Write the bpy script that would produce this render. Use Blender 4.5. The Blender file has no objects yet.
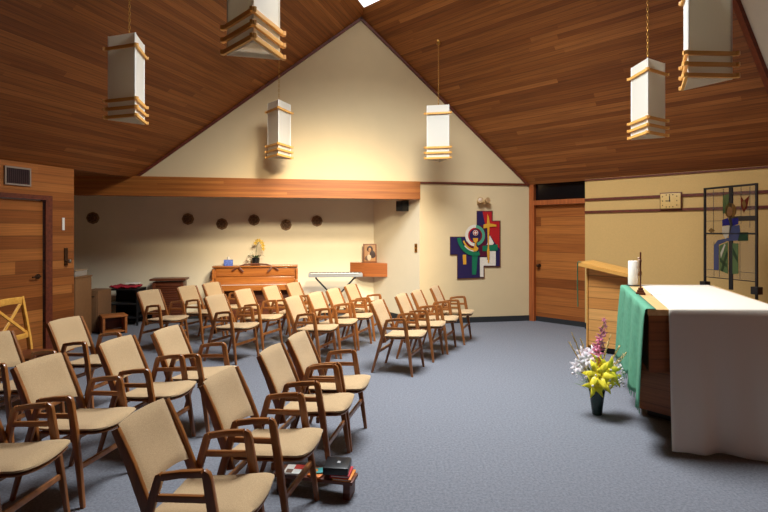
import bpy, bmesh, math, random
from mathutils import Vector, Matrix
random.seed(7)
PI = math.pi
scene = bpy.context.scene
COL = scene.collection

# ------------------------------------------------------------------ camera
F, Y0, H = 500.0, 232.0, 1.65
cam = bpy.data.objects.new('camera', bpy.data.cameras.new('camera'))
COL.objects.link(cam)
cam.location = (0, 0, H)
cam.rotation_euler = (PI / 2, 0, 0)
cam.data.sensor_width = 36
cam.data.lens = F / 768 * 36
cam.data.shift_y = -(256 - Y0) / 768
cam.data.clip_start = 0.02
scene.camera = cam
CP = Vector((0, 0, H))

def ray(x, y): return Vector(((x - 384) / F, 1, -(y - Y0) / F))
def at_z(x, y, z):
    d = ray(x, y); return CP + d * ((z - H) / d.z)
def at_y(x, y, Y): return CP + ray(x, y) * Y
def hit(x, y, p, n):
    d = ray(x, y); return CP + d * ((Vector(p) - CP).dot(n) / d.dot(n))
def V(*a): return Vector(a)
def dirv(deg): return Vector((math.cos(math.radians(deg)), math.sin(math.radians(deg)), 0))

# ------------------------------------------------------------------ colours and materials
def lin(r, g, b):
    def c(v):
        v /= 255
        return v / 12.92 if v <= .04045 else ((v + .055) / 1.055) ** 2.4
    return (c(r), c(g), c(b), 1)

def new_mat(name):
    m = bpy.data.materials.new(name); m.use_nodes = True
    nt = m.node_tree
    return m, nt, nt.nodes['Principled BSDF']

def nd(nt, typ, **kw):
    n = nt.nodes.new(typ)
    for k, v in kw.items(): setattr(n, k, v)
    return n

def mth(nt, op, a, b=None, c=None):
    n = nd(nt, 'ShaderNodeMath', operation=op)
    for i, v in enumerate((a, b, c)):
        if v is None: continue
        if isinstance(v, (int, float)): n.inputs[i].default_value = v
        else: nt.links.new(v, n.inputs[i])
    return n.outputs[0]

def mix(nt, fac, a, b, blend='MIX'):
    n = nd(nt, 'ShaderNodeMix', data_type='RGBA', blend_type=blend)
    for s, v in ((0, fac), (6, a), (7, b)):
        if isinstance(v, (int, float, tuple)): n.inputs[s].default_value = v
        else: nt.links.new(v, n.inputs[s])
    return n.outputs[2]

def ramp(nt, fac, stops):
    n = nd(nt, 'ShaderNodeValToRGB')
    e = n.color_ramp.elements
    while len(e) < len(stops): e.new(.5)
    for i, (p, c) in enumerate(stops): e[i].position = p; e[i].color = c
    nt.links.new(fac, n.inputs[0])
    return n.outputs[0]

def plain(name, col, rough=.6, metal=0, var=.08, scale=30, bump=0, spec=.5, coat=0):
    m, nt, b = new_mat(name)
    tc = nd(nt, 'ShaderNodeTexCoord')
    no = nd(nt, 'ShaderNodeTexNoise'); no.inputs['Scale'].default_value = scale; no.inputs['Detail'].default_value = 4
    nt.links.new(tc.outputs['Object'], no.inputs['Vector'])
    lo = tuple(c * (1 - var) for c in col[:3]) + (1,); hi = tuple(min(1, c * (1 + var)) for c in col[:3]) + (1,)
    nt.links.new(ramp(nt, no.outputs['Fac'], [(.3, lo), (.7, hi)]), b.inputs['Base Color'])
    b.inputs['Roughness'].default_value = rough; b.inputs['Metallic'].default_value = metal
    b.inputs['Specular IOR Level'].default_value = spec
    b.inputs['Coat Weight'].default_value = coat
    if bump:
        bp = nd(nt, 'ShaderNodeBump'); bp.inputs['Strength'].default_value = bump; bp.inputs['Distance'].default_value = .004
        nt.links.new(no.outputs['Fac'], bp.inputs['Height']); nt.links.new(bp.outputs[0], b.inputs['Normal'])
    return m

def planks(name, stops, width=.09, length=2.4, rough=.42, groove=.5, grain=.35, spec=.4):
    """boards running along UV u (metres), laid side by side along v"""
    m, nt, b = new_mat(name)
    uv = nd(nt, 'ShaderNodeUVMap'); sp = nd(nt, 'ShaderNodeSeparateXYZ'); nt.links.new(uv.outputs[0], sp.inputs[0])
    u, v = sp.outputs[0], sp.outputs[1]
    row = mth(nt, 'DIVIDE', v, width); rid = mth(nt, 'FLOOR', row); fr = mth(nt, 'FRACT', row)
    w1 = nd(nt, 'ShaderNodeTexWhiteNoise', noise_dimensions='1D'); nt.links.new(rid, w1.inputs['W'])
    sid = mth(nt, 'FLOOR', mth(nt, 'ADD', mth(nt, 'DIVIDE', u, length), mth(nt, 'MULTIPLY', w1.outputs['Value'], 7.3)))
    cb = nd(nt, 'ShaderNodeCombineXYZ'); nt.links.new(rid, cb.inputs[0]); nt.links.new(sid, cb.inputs[1])
    w2 = nd(nt, 'ShaderNodeTexWhiteNoise', noise_dimensions='3D'); nt.links.new(cb.outputs[0], w2.inputs['Vector'])
    base = ramp(nt, w2.outputs['Value'], stops)
    cg = nd(nt, 'ShaderNodeCombineXYZ')
    nt.links.new(mth(nt, 'MULTIPLY', u, 1.6), cg.inputs[0]); nt.links.new(mth(nt, 'MULTIPLY', v, 55), cg.inputs[1])
    nt.links.new(mth(nt, 'MULTIPLY', w2.outputs['Value'], 40), cg.inputs[2])
    no = nd(nt, 'ShaderNodeTexNoise'); no.inputs['Scale'].default_value = 1; no.inputs['Detail'].default_value = 5
    nt.links.new(cg.outputs[0], no.inputs['Vector'])
    g = ramp(nt, no.outputs['Fac'], [(.3, (1 - grain, 1 - grain, 1 - grain, 1)), (.65, (1.0, 1.0, 1.0, 1))])
    col = mix(nt, 1.0, base, g, 'MULTIPLY')
    edge = mth(nt, 'LESS_THAN', mth(nt, 'MINIMUM', fr, mth(nt, 'SUBTRACT', 1, fr)), .035)
    col = mix(nt, mth(nt, 'MULTIPLY', edge, groove), col, (.02, .008, .003, 1))
    nt.links.new(col, b.inputs['Base Color'])
    b.inputs['Roughness'].default_value = rough; b.inputs['Specular IOR Level'].default_value = spec
    return m

def wood(name, dark, light, axis='X', rough=.4, freq=28, coat=0):
    """solid timber, grain along one object axis"""
    m, nt, b = new_mat(name)
    tc = nd(nt, 'ShaderNodeTexCoord'); mp = nd(nt, 'ShaderNodeMapping')
    nt.links.new(tc.outputs['Object'], mp.inputs[0])
    s = {'X': (1.5, freq, freq), 'Y': (freq, 1.5, freq), 'Z': (freq, freq, 1.5)}[axis]
    mp.inputs['Scale'].default_value = s
    no = nd(nt, 'ShaderNodeTexNoise'); no.inputs['Scale'].default_value = 1; no.inputs['Detail'].default_value = 5; no.inputs['Roughness'].default_value = .6
    nt.links.new(mp.outputs[0], no.inputs['Vector'])
    nt.links.new(ramp(nt, no.outputs['Fac'], [(.32, dark), (.68, light)]), b.inputs['Base Color'])
    b.inputs['Roughness'].default_value = rough; b.inputs['Coat Weight'].default_value = coat
    return m

def emit(name, col, strength):
    m, nt, b = new_mat(name)
    b.inputs['Base Color'].default_value = col
    b.inputs['Emission Color'].default_value = col; b.inputs['Emission Strength'].default_value = strength
    return m

M = {}
M['ceiling'] = planks('cedar_boards', [(0, lin(138, 77, 30)), (.45, lin(155, 91, 38)), (.8, lin(168, 101, 45)), (1, lin(186, 116, 56))], .072, 3.2, .5, .55, .4)
M['panel'] = planks('fir_panelling', [(0, lin(138, 76, 32)), (.3, lin(156, 88, 38)), (.7, lin(170, 99, 45)), (1, lin(190, 118, 58))], .115, 7.0, .4, .35, .35)
M['door_wood'] = planks('fir_door_boards', [(0, lin(140, 76, 32)), (.4, lin(170, 98, 44)), (1, lin(192, 118, 56))], .16, 6.0, .38, .4, .35)
M['beam'] = planks('glulam_beam', [(0, lin(156, 88, 36)), (.5, lin(176, 104, 45)), (1, lin(190, 120, 55))], .043, 5.0, .42, .15, .3)
M['lectern'] = planks('pale_fir_boards', [(0, lin(206, 138, 70)), (.5, lin(222, 158, 86)), (1, lin(232, 172, 100))], .15, 5.0, .4, .45, .25)
M['altar_board'] = planks('dark_altar_boards', [(0, lin(148, 84, 42)), (1, lin(176, 106, 56))], .14, 5, .42, .35, .3)
M['trim'] = wood('red_brown_trim', lin(86, 34, 16), lin(116, 50, 26), 'X', .5)
M['frame'] = wood('orange_brown_frame', lin(150, 76, 34), lin(182, 100, 48), 'Z', .42)
M['chair'] = wood('walnut_stained_chair_wood', lin(112, 64, 29), lin(160, 99, 48), 'X', .3, 20, .25)
M['chair_z'] = wood('walnut_stained_chair_wood_upright', lin(112, 64, 29), lin(160, 99, 48), 'Z', .3, 20, .25)
M['pine'] = wood('varnished_pine', lin(216, 172, 112), lin(232, 194, 138), 'Y', .35)
M['slat'] = wood('honey_oak_slat', lin(206, 146, 66), lin(228, 172, 92), 'X', .4)
M['yellow_wood'] = wood('golden_beech', lin(204, 142, 50), lin(226, 168, 76), 'X', .35)
M['piano'] = wood('honey_walnut_piano', lin(160, 92, 40), lin(192, 118, 56), 'X', .22, 24, .3)
M['dark_wood'] = wood('dark_mahogany', lin(84, 40, 22), lin(116, 60, 34), 'X', .4)
M['stool'] = wood('brown_stool_wood', lin(156, 88, 42), lin(188, 114, 58), 'X', .4)
M['cream'] = plain('cream_paint', lin(216, 192, 150), .75, var=.02, scale=3, spec=.25)
M['alcove'] = plain('pale_cream_paint', lin(244, 231, 202), .75, var=.02, scale=3, spec=.25)
M['tan'] = plain('warm_tan_wallcovering', lin(214, 176, 112), .8, var=.04, scale=60, bump=.05, spec=.2)
M['plaster'] = plain('grey_plaster', lin(186, 174, 156), .8, var=.03, scale=8, spec=.2)
M['black'] = plain('black_plastic', lin(24, 24, 26), .45, var=.1)
M['base'] = plain('charcoal_rubber_skirting', lin(40, 42, 44), .55, var=.1)
M['dark_glass'] = plain('dark_transom_glass', lin(14, 16, 18), .12, var=.05)
M['metal'] = plain('brushed_nickel', lin(150, 140, 125), .35, 1)
M['bronze'] = plain('dark_bronze', lin(70, 50, 36), .4, .8)
M['brass'] = plain('aged_brass', lin(190, 140, 70), .35, .9)
M['white_plastic'] = plain('white_plastic', lin(235, 230, 220), .45, var=.03)
M['linen'] = plain('white_linen', lin(228, 218, 203), .85, var=.02, scale=200, bump=.15, spec=.15)
M['green_cloth'] = plain('green_brocade', lin(96, 158, 128), .75, var=.12, scale=25, spec=.25)
M['candle'] = plain('ivory_wax', lin(245, 240, 228), .45, var=.02)
M['cabinet_tan'] = plain('tan_laminate', lin(140, 98, 60), .55, var=.06)
M['carton'] = plain('brown_cardboard', lin(130, 92, 58), .8, var=.08)
M['shelf'] = planks('corner_shelf_wood', [(0, lin(168, 92, 46)), (1, lin(196, 116, 60))], .07, 5, .42, .15, .3)
M['silver'] = plain('silver_grey_plastic', lin(160, 160, 160), .4, var=.05)
M['keys'] = plain('ivory_keys', lin(240, 238, 230), .35, var=.02)

# seat fabric: woven wool
def fabric():
    m, nt, b = new_mat('oatmeal_wool_upholstery')
    tc = nd(nt, 'ShaderNodeTexCoord')
    no = nd(nt, 'ShaderNodeTexNoise'); no.inputs['Scale'].default_value = 260; no.inputs['Detail'].default_value = 3
    n2 = nd(nt, 'ShaderNodeTexNoise'); n2.inputs['Scale'].default_value = 9
    nt.links.new(tc.outputs['Object'], no.inputs['Vector']); nt.links.new(tc.outputs['Object'], n2.inputs['Vector'])
    c1 = ramp(nt, no.outputs['Fac'], [(.3, lin(170, 141, 104)), (.7, lin(200, 171, 132))])
    c2 = mix(nt, mth(nt, 'MULTIPLY', n2.outputs['Fac'], .25), c1, lin(182, 150, 108))
    nt.links.new(c2, b.inputs['Base Color']); b.inputs['Roughness'].default_value = .9; b.inputs['Specular IOR Level'].default_value = .15
    b.inputs['Sheen Weight'].default_value = .15
    bp = nd(nt, 'ShaderNodeBump'); bp.inputs['Strength'].default_value = .25; bp.inputs['Distance'].default_value = .002
    nt.links.new(no.outputs['Fac'], bp.inputs['Height']); nt.links.new(bp.outputs[0], b.inputs['Normal'])
    return m
M['fabric'] = fabric()

def carpet():
    m, nt, b = new_mat('blue_grey_carpet')
    tc = nd(nt, 'ShaderNodeTexCoord')
    no = nd(nt, 'ShaderNodeTexNoise'); no.inputs['Scale'].default_value = 55; no.inputs['Detail'].default_value = 6; no.inputs['Roughness'].default_value = .75
    n2 = nd(nt, 'ShaderNodeTexNoise'); n2.inputs['Scale'].default_value = 1.1; n2.inputs['Detail'].default_value = 4
    nt.links.new(tc.outputs['Object'], no.inputs['Vector']); nt.links.new(tc.outputs['Object'], n2.inputs['Vector'])
    c1 = ramp(nt, no.outputs['Fac'], [(.32, lin(97, 99, 106)), (.68, lin(137, 139, 147))])
    c2 = mix(nt, mth(nt, 'MULTIPLY', n2.outputs['Fac'], .3), c1, lin(108, 110, 117))
    nt.links.new(c2, b.inputs['Base Color']); b.inputs['Roughness'].default_value = .95; b.inputs['Specular IOR Level'].default_value = .1
    bp = nd(nt, 'ShaderNodeBump'); bp.inputs['Strength'].default_value = .5; bp.inputs['Distance'].default_value = .006
    nt.links.new(no.outputs['Fac'], bp.inputs['Height']); nt.links.new(bp.outputs[0], b.inputs['Normal'])
    return m
M['carpet'] = carpet()

def shade_mat():
    m, nt, b = new_mat('opal_acrylic')
    b.inputs['Base Color'].default_value = lin(240, 236, 226); b.inputs['Roughness'].default_value = .5
    tr = nd(nt, 'ShaderNodeBsdfTranslucent'); tr.inputs['Color'].default_value = lin(244, 240, 230)
    mx = nd(nt, 'ShaderNodeMixShader'); mx.inputs[0].default_value = .45
    out = nt.nodes['Material Output']
    nt.links.new(b.outputs[0], mx.inputs[1]); nt.links.new(tr.outputs[0], mx.inputs[2]); nt.links.new(mx.outputs[0], out.inputs[0])
    return m
M['opal'] = shade_mat()

def glass(name, col, clear=.8):
    m, nt, b = new_mat(name)
    b.inputs['Base Color'].default_value = col; b.inputs['Roughness'].default_value = .15
    tr = nd(nt, 'ShaderNodeBsdfTransparent'); tr.inputs['Color'].default_value = col
    mx = nd(nt, 'ShaderNodeMixShader'); mx.inputs[0].default_value = clear
    out = nt.nodes['Material Output']
    nt.links.new(b.outputs[0], mx.inputs[1]); nt.links.new(tr.outputs[0], mx.inputs[2]); nt.links.new(mx.outputs[0], out.inputs[0])
    return m

def flat(name, col, rough=.6): return plain(name, col, rough, var=.05, scale=40)

# ------------------------------------------------------------------ mesh helpers
def link(name, me, m=None, parent=None, smooth=True, angle=40):
    o = bpy.data.objects.new(name, me)
    COL.objects.link(o)
    if m: me.materials.append(m)
    if parent: o.parent = parent
    if smooth:
        for p in me.polygons: p.use_smooth = True
        me.set_sharp_from_angle(angle=math.radians(angle))
    return o

def from_bm(name, bm, m=None, parent=None, smooth=True, angle=40):
    bmesh.ops.recalc_face_normals(bm, faces=bm.faces[:])
    me = bpy.data.meshes.new(name); bm.to_mesh(me); bm.free()
    return link(name, me, m, parent, smooth, angle)

def tag(o, label=None, cat=None, group=None, kind=None):
    for k, v in (('label', label), ('category', cat), ('group', group), ('kind', kind)):
        if v: o[k] = v
    return o

def empty(name, loc=(0, 0, 0), rz=0.0):
    o = bpy.data.objects.new(name, None); COL.objects.link(o)
    o.location = loc; o.rotation_euler = (0, 0, rz); o.empty_display_size = .1
    return o

def children(o): return [c for c in bpy.data.objects if c.parent == o]
def copy_tree(o, parent=None):
    c = o.copy(); COL.objects.link(c)
    if parent: c.parent = parent; c.matrix_parent_inverse = o.matrix_parent_inverse.copy()
    for ch in children(o): copy_tree(ch, c)
    return c

def add_box(bm, c, s, rz=0, bevel=.004, mtx=None):
    """box centred at c, size s, into bm"""
    r = bmesh.ops.create_cube(bm, size=1)
    vs = r['verts']
    mt = Matrix.Translation(c) @ Matrix.Rotation(rz, 4, 'Z') @ Matrix.Diagonal((s[0], s[1], s[2], 1))
    if mtx is not None: mt = mtx @ mt
    bmesh.ops.transform(bm, matrix=mt, verts=vs)
    if bevel:
        es = set(e for v in vs for e in v.link_edges)
        bmesh.ops.bevel(bm, geom=list(es), offset=bevel, segments=2, affect='EDGES', profile=.6)

def box(name, c, s, m, parent=None, rz=0, bevel=.004, grain=None):
    bm = bmesh.new(); add_box(bm, (0, 0, 0), s, 0, min(bevel, min(s) * .35))
    o = from_bm(name, bm, m, parent)
    o.location = c; o.rotation_euler = (0, 0, rz)
    if grain is not None: box_uv(o.data, grain)
    return o

def box_uv(me, grain='X'):
    """UV in metres; u along the grain axis, v across it"""
    uvl = me.uv_layers.new(name='UVMap')
    gi = 'XYZ'.index(grain)
    for p in me.polygons:
        n = p.normal; ni = max(range(3), key=lambda i: abs(n[i]))
        rest = [i for i in range(3) if i != ni]
        ui = gi if gi in rest else rest[0]
        vi = [i for i in rest if i != ui][0]
        for li in p.loop_indices:
            co = me.vertices[me.loops[li].vertex_index].co
            uvl.data[li].uv = (co[ui] + ni * 1.37, co[vi])

def slab(name, pts, off, m, udir, vdir, parent=None, kind='structure'):
    """a planar polygon with thickness off; UV from two world directions"""
    bm = bmesh.new()
    a = [bm.verts.new(p) for p in pts]; b = [bm.verts.new(Vector(p) + off) for p in pts]
    bm.faces.new(a); bm.faces.new(b[::-1])
    n = len(pts)
    for i in range(n): bm.faces.new((a[i], b[i], b[(i + 1) % n], a[(i + 1) % n]))
    uvl = bm.loops.layers.uv.new('UVMap')
    for f in bm.faces:
        for l in f.loops: l[uvl].uv = (l.vert.co.dot(udir), l.vert.co.dot(vdir))
    o = from_bm(name, bm, m, parent, smooth=False)
    if kind: o['kind'] = kind
    return o

def bar(bm, pts, w, t, lat, cham=.25, cap=True):
    """swept bar: pts path, w width(s) in the path plane, t thickness(es) along lat; rounded-rectangle section"""
    n = len(pts); pts = [Vector(p) for p in pts]; lat = Vector(lat).normalized()
    ws = w if isinstance(w, (list, tuple)) else [w] * n
    ts = t if isinstance(t, (list, tuple)) else [t] * n
    prof = []
    k = cham
    for sx, sy in ((1, 1), (-1, 1), (-1, -1), (1, -1)):
        c = [(1, 1 - k), (1 - k * .3, 1 - k * .3), (1 - k, 1)]
        if sx * sy < 0: c = c[::-1]
        prof += [(sx * a, sy * b) for a, b in c]
    rings = []
    for i, p in enumerate(pts):
        t0 = (pts[i] - pts[i - 1]).normalized() if i > 0 else (pts[1] - pts[0]).normalized()
        t1 = (pts[i + 1] - pts[i]).normalized() if i < n - 1 else t0
        tg = (t0 + t1).normalized()
        nr = lat.cross(tg).normalized()
        sc = 1 / max(.5, tg.dot(t1))
        hw, ht = ws[i] / 2, ts[i] / 2
        kk = min(1, ht / hw) if hw > ht else 1
        rings.append([bm.verts.new(p + nr * (a * hw * sc) + lat * (b * ht)) for a, b in prof])
    m_ = len(prof)
    for r0, r1 in zip(rings, rings[1:]):
        for j in range(m_): bm.faces.new((r0[j], r0[(j + 1) % m_], r1[(j + 1) % m_], r1[j]))
    if cap: bm.faces.new(rings[0][::-1]); bm.faces.new(rings[-1])

def bars(name, items, m, parent=None):
    bm = bmesh.new()
    for it in items: bar(bm, *it)
    return from_bm(name, bm, m, parent)

def tube(bm, pts, r, seg=8):
    pts = [Vector(p) for p in pts]; n = len(pts)
    rs = r if isinstance(r, (list, tuple)) else [r] * n
    rings = []
    ref = None
    for i, p in enumerate(pts):
        tg = (pts[min(i + 1, n - 1)] - pts[max(i - 1, 0)]).normalized()
        if ref is None: ref = Vector((0, 0, 1)) if abs(tg.z) < .9 else Vector((1, 0, 0))
        a = tg.cross(ref).normalized(); b = tg.cross(a).normalized(); ref = -(tg.cross(a)).cross(tg).cross(tg) if False else ref
        rings.append([bm.verts.new(p + (a * math.cos(2 * PI * j / seg) + b * math.sin(2 * PI * j / seg)) * rs[i]) for j in range(seg)])
    for r0, r1 in zip(rings, rings[1:]):
        for j in range(seg): bm.faces.new((r0[j], r0[(j + 1) % seg], r1[(j + 1) % seg], r1[j]))
    bm.faces.new(rings[0][::-1]); bm.faces.new(rings[-1])

def lathe(bm, prof, seg=20, c=(0, 0, 0), close=True):
    rings = [[bm.verts.new((c[0] + r * math.cos(2 * PI * j / seg), c[1] + r * math.sin(2 * PI * j / seg), c[2] + z)) for j in range(seg)] for r, z in prof]
    for r0, r1 in zip(rings, rings[1:]):
        for j in range(seg): bm.faces.new((r0[j], r0[(j + 1) % seg], r1[(j + 1) % seg], r1[j]))
    if close: bm.faces.new(rings[0][::-1]); bm.faces.new(rings[-1])

def sphere(bm, c, r, sx=1, sy=1, sz=1, u=12, v=8):
    q = bmesh.ops.create_uvsphere(bm, u_segments=u, v_segments=v, radius=r)
    bmesh.ops.transform(bm, matrix=Matrix.Translation(c) @ Matrix.Diagonal((sx, sy, sz, 1)), verts=q['verts'])

def prism(name, pts2, z0, z1, m, parent=None, bevel=0, grain=None):
    """vertical prism over a plan polygon"""
    bm = bmesh.new()
    a = [bm.verts.new((p[0], p[1], z0)) for p in pts2]; b = [bm.verts.new((p[0], p[1], z1)) for p in pts2]
    bm.faces.new(a[::-1]); bm.faces.new(b); n = len(pts2)
    for i in range(n): bm.faces.new((a[i], a[(i + 1) % n], b[(i + 1) % n], b[i]))
    bmesh.ops.recalc_face_normals(bm, faces=bm.faces[:])
    if bevel: bmesh.ops.bevel(bm, geom=bm.edges[:], offset=bevel, segments=2, affect='EDGES')
    uvl = bm.loops.layers.uv.new('UVMap')
    bm.normal_update()
    for f in bm.faces:
        nrm = f.normal
        if abs(nrm.z) > .7: ud, vd = V(1, 0, 0), V(0, 1, 0)
        else: ud = V(-nrm.y, nrm.x, 0).normalized(); vd = V(0, 0, 1)
        for l in f.loops: l[uvl].uv = (l.vert.co.dot(ud), l.vert.co.dot(vd))
    return from_bm(name, bm, m, parent)

def plate(name, pts, depth_dir, m, parent=None, smooth=False):
    """planar polygon (3-D points) with thickness vector"""
    bm = bmesh.new()
    a = [bm.verts.new(p) for p in pts]; b = [bm.verts.new(Vector(p) + depth_dir) for p in pts]
    n = len(pts)
    bm.faces.new(a); bm.faces.new(b[::-1])
    for i in range(n): bm.faces.new((a[i], b[i], b[(i + 1) % n], a[(i + 1) % n]))
    return from_bm(name, bm, m, parent, smooth=smooth)

UP = V(0, 0, 1)
# ------------------------------------------------------------------ the room
g = dirv(10.3); gn = V(-g.y, g.x, 0)                # gable wall direction, outward normal
GP = V(2.78, 9.33, 0)
A = hit(361, 17.5, GP, gn); L = hit(134, 177.5, GP, gn); R = hit(529, 184.5, GP, gn)
R.z = L.z = 2.53
K = hit(419.6, 240, GP, gn); K.z = 0                # right-hand edge of the alcove
eR, eL = dirv(-45), dirv(73)
nR = (A - R).cross(eR).normalized(); nL = (A - L).cross(eL).normalized()
if nR.z < 0: nR = -nR
if nL.z < 0: nL = -nL
rd = nR.cross(nL).normalized()
if rd.z < 0: rd = -rd
ZT = 5.50
V1 = A + rd * ((ZT - A.z) / rd.z)
h0 = hit(768, 86, A, nR); h1 = hit(734, 0, A, nR); hd = (h1 - h0)
HT = h0 + hd * ((ZT - h0.z) / hd.z)                 # top of the hip
HB = h0 + hd * ((2.53 - h0.z) / hd.z)               # foot of the hip
w = dirv(-105)
slopeR = nR.cross(eR).normalized(); slopeL = nL.cross(eL).normalized()

floor = slab('floor', [V(-11, -3, 0), V(7.5, -3, 0), V(7.5, 12, 0), V(-11, 12, 0)], V(0, 0, -.1), M['carpet'], V(1, 0, 0), V(0, 1, 0))
slab('ceiling_left', [L, A, V1, V1 - eL * 11.5, L - eL * 11.5], nL * .1, M['ceiling'], eL, slopeL)
slab('ceiling_right', [R, A, V1, HT, HB], nR * .1, M['ceiling'], eR, slopeR)
hn = hd.cross(w).normalized()
if hn.z < 0: hn = -hn
slab('ceiling_plaster_side', [HB, HT, HT + w * 10, HB + w * 10], hn * .1, M['plaster'], w, UP)
S2, S3 = V1 + eR * 4.5, V1 - eL * 4.5
slab('ceiling_top', [S2, HT, HT + w * 10, V1 - eL * 11.5, S3], V(0, 0, .1), M['ceiling'], eL, V(1, 0, 0))
# gable wall: triangle over the beam and the plain wall right of the alcove
Rb = V(R.x, R.y, 0)
slab('wall_gable', [K, Rb, R, A, L, V(K.x, K.y, 2.53)], gn * .12, M['cream'], g, UP)
# alcove
BP = V(-.211, 10.136, 0)
slab('wall_alcove_side', [K + g * .001, BP, BP + UP * 2.53, K + UP * 2.53], V(.13, .09, 0), M['alcove'], V(0, 1, 0), UP)
BL = BP - g * 8.6
slab('wall_alcove_back', [BL, BP, BP + UP * 2.53, BL + UP * 2.53], gn * .12, M['alcove'], g, UP)
LE = V(-4.34, 7.0, 0)                               # free end of the panelled left wall
LF = LE - eL * 9.4
LX = LE - g * 3.9
slab('ceiling_alcove', [V(K.x, K.y, 2.535) + g * .1 + gn * .1, BP + UP * 2.535 + g * .2, BL + UP * 2.535, LX + UP * 2.535 - g * .3, LE + UP * 2.535 + gn * .05, V(L.x, L.y, 2.535) + gn * .1 - g * .1], V(0, 0, .1), M['ceiling'], g, gn)
slab('wall_alcove_end', [BL, LX, LX + UP * 2.53, BL + UP * 2.53], -g * .12, M['alcove'], gn, UP)
slab('wall_alcove_front', [LX, LE - g * .12, LE - g * .12 + UP * 2.53, LX + UP * 2.53], -gn * .12, M['alcove'], g, UP)
# panelled left wall with its door opening
eLn = V(-eL.y, eL.x, 0)                             # points out of the room
def LW(t, z, o=0): return LE - eL * t + UP * z + eLn * o
slab('wall_left', [LW(0, 0), LW(.40, 0), LW(.40, 2.10), LW(1.38, 2.10), LW(1.38, 0), LW(9.4, 0), LW(9.4, 2.53), LW(0, 2.53)], eLn * .12, M['panel'], eL, UP)
# sanctuary wall, right wall, back wall
SA = hit(585, 179.4, A, nR); SA.z = 0
eRn = V(eR.y * -1, eR.x, 0)                         # out of the room (+x +y)
SB = V(HB.x, HB.y, 0)
SB = SA + eR * (SB - SA).dot(eR)
slab('wall_sanctuary', [SA, SB, SB + UP * 2.56, SA + UP * 2.56], eRn * .14, M['tan'], eR, UP)
RBk = HB + w * 9; RBk.z = 0
slab('wall_right', [SB, RBk, RBk + UP * 2.6, SB + UP * 2.6], V(.15, 0, 0), M['panel'], w, UP)
slab('wall_rear', [V(-9, -2.0, 0), V(6, -2.0, 0), V(6, -2.0, 5.6), V(-9, -2.0, 5.6)], V(0, -.12, 0), M['trim'], V(1, 0, 0), UP)

# beam over the alcove and mouldings
bl = LX + g * .2 + gn * .0
beamL = K - g * 7.6
slab('trim_1', [beamL + UP * 2.232 - gn * .05, K + UP * 2.232 - gn * .05, K + UP * 2.55 - gn * .05, beamL + UP * 2.55 - gn * .05], gn * .13, M['beam'], g, UP)
def strip(name, p, q, wid, n, m, up=None):
    """a moulding strip from p to q, proud of a surface with normal n (into the room)"""
    d = (q - p).normalized(); up = up or n.cross(d).normalized()
    a, b = p, q
    return slab(name, [a, b, b + up * wid, a + up * wid], n * .025, m, d, up)
inn = -gn
strip('trim_2', K + UP * 2.515 , Rb + UP * 2.515, .035, inn, M['trim'], UP)
#strip('trim_3', K - g * 4.7 + UP * 2.515 - gn * .05, K + UP * 2.515 - gn * .05, .03, inn, M['trim'], UP)
for nm, p in (('trim_4', L), ('trim_5', R)):
    d = (A - p).normalized(); pr = inn.cross(d).normalized()
    if pr.z > 0: pr = -pr
    slab(nm, [p, A, A + pr * .04, p + pr * .04], inn * .03, M['trim'], d, pr)
# dark moulding along the hip
hdn = hd.normalized(); hp = hn.cross(hdn).normalized()
if hp.x < 0: hp = -hp
slab('trim_6', [HB, HT, HT + hp * .11, HB + hp * .11], -hn * .04, M['trim'], hdn, hp)
# sanctuary wall: two rails and the top moulding
for i, z in enumerate((2.2, 1.99)):
    slab('trim_%d' % (7 + i), [SA + UP * (z - .02), SB + UP * (z - .02), SB + UP * (z + .02), SA + UP * (z + .02)], -eRn * .022, M['trim'], eR, UP)
slab('trim_9', [SA + UP * 2.52, SB + UP * 2.52, SB + UP * 2.545, SA + UP * 2.545], -eRn * .02, M['trim'], eR, UP)
# skirting
slab('baseboard_gable', [K, Rb, Rb + UP * .1, K + UP * .1], inn * .012, M['base'], g, UP)
slab('baseboard_sanctuary', [SA, SB, SB + UP * .1, SA + UP * .1], -eRn * .012, M['base'], eR, UP)
slab('baseboard_alcove', [BL, BP, BP + UP * .1, BL + UP * .1], inn * .012, M['base'], g, UP)
slab('baseboard_alcove_side', [K, BP, BP + UP * .1, K + UP * .1], V(-.01, -.007, 0), M['base'], V(0, 1, 0), UP)

# skylight
sk = plate('window_1', [V1 + UP * .0, S2, S3], V(0, 0, .03), emit('daylit_skylight_diffuser', (.93, .97, 1, 1), 1.6))
sk['kind'] = 'structure'
sl = bpy.data.lights.new('skylight_daylight', 'AREA'); sl.shape = 'DISK'; sl.size = 2.2; sl.spread = math.radians(140); sl.energy = 360; sl.color = (.92, .97, 1)
so = bpy.data.objects.new('skylight_daylight', sl); COL.objects.link(so); so.location = (.5, 5.25, 5.44)
sp = bpy.data.lights.new('ceiling_spotlight', 'SPOT'); sp.energy = 2300; sp.color = (1, .86, .62); sp.spot_size = math.radians(40); sp.spot_blend = .85; sp.shadow_soft_size = .55
spo = bpy.data.objects.new('ceiling_spotlight', sp); COL.objects.link(spo); spo.location = (1.5, 3.5, 5.3)
spo.rotation_euler = (V(-1.9, 9.8, .5) - spo.location).to_track_quat('-Z', 'Y').to_euler()
sp2 = bpy.data.lights.new('ceiling_spotlight', 'SPOT'); sp2.energy = 2600; sp2.color = (1, .86, .62); sp2.spot_size = math.radians(31); sp2.spot_blend = .8; sp2.shadow_soft_size = .5
spo2 = bpy.data.objects.new('ceiling_spotlight', sp2); COL.objects.link(spo2); spo2.location = (1.1, .6, 4.9)
spo2.rotation_euler = (V(-1.2, 9.8, .5) - spo2.location).to_track_quat('-Z', 'Y').to_euler()

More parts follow.
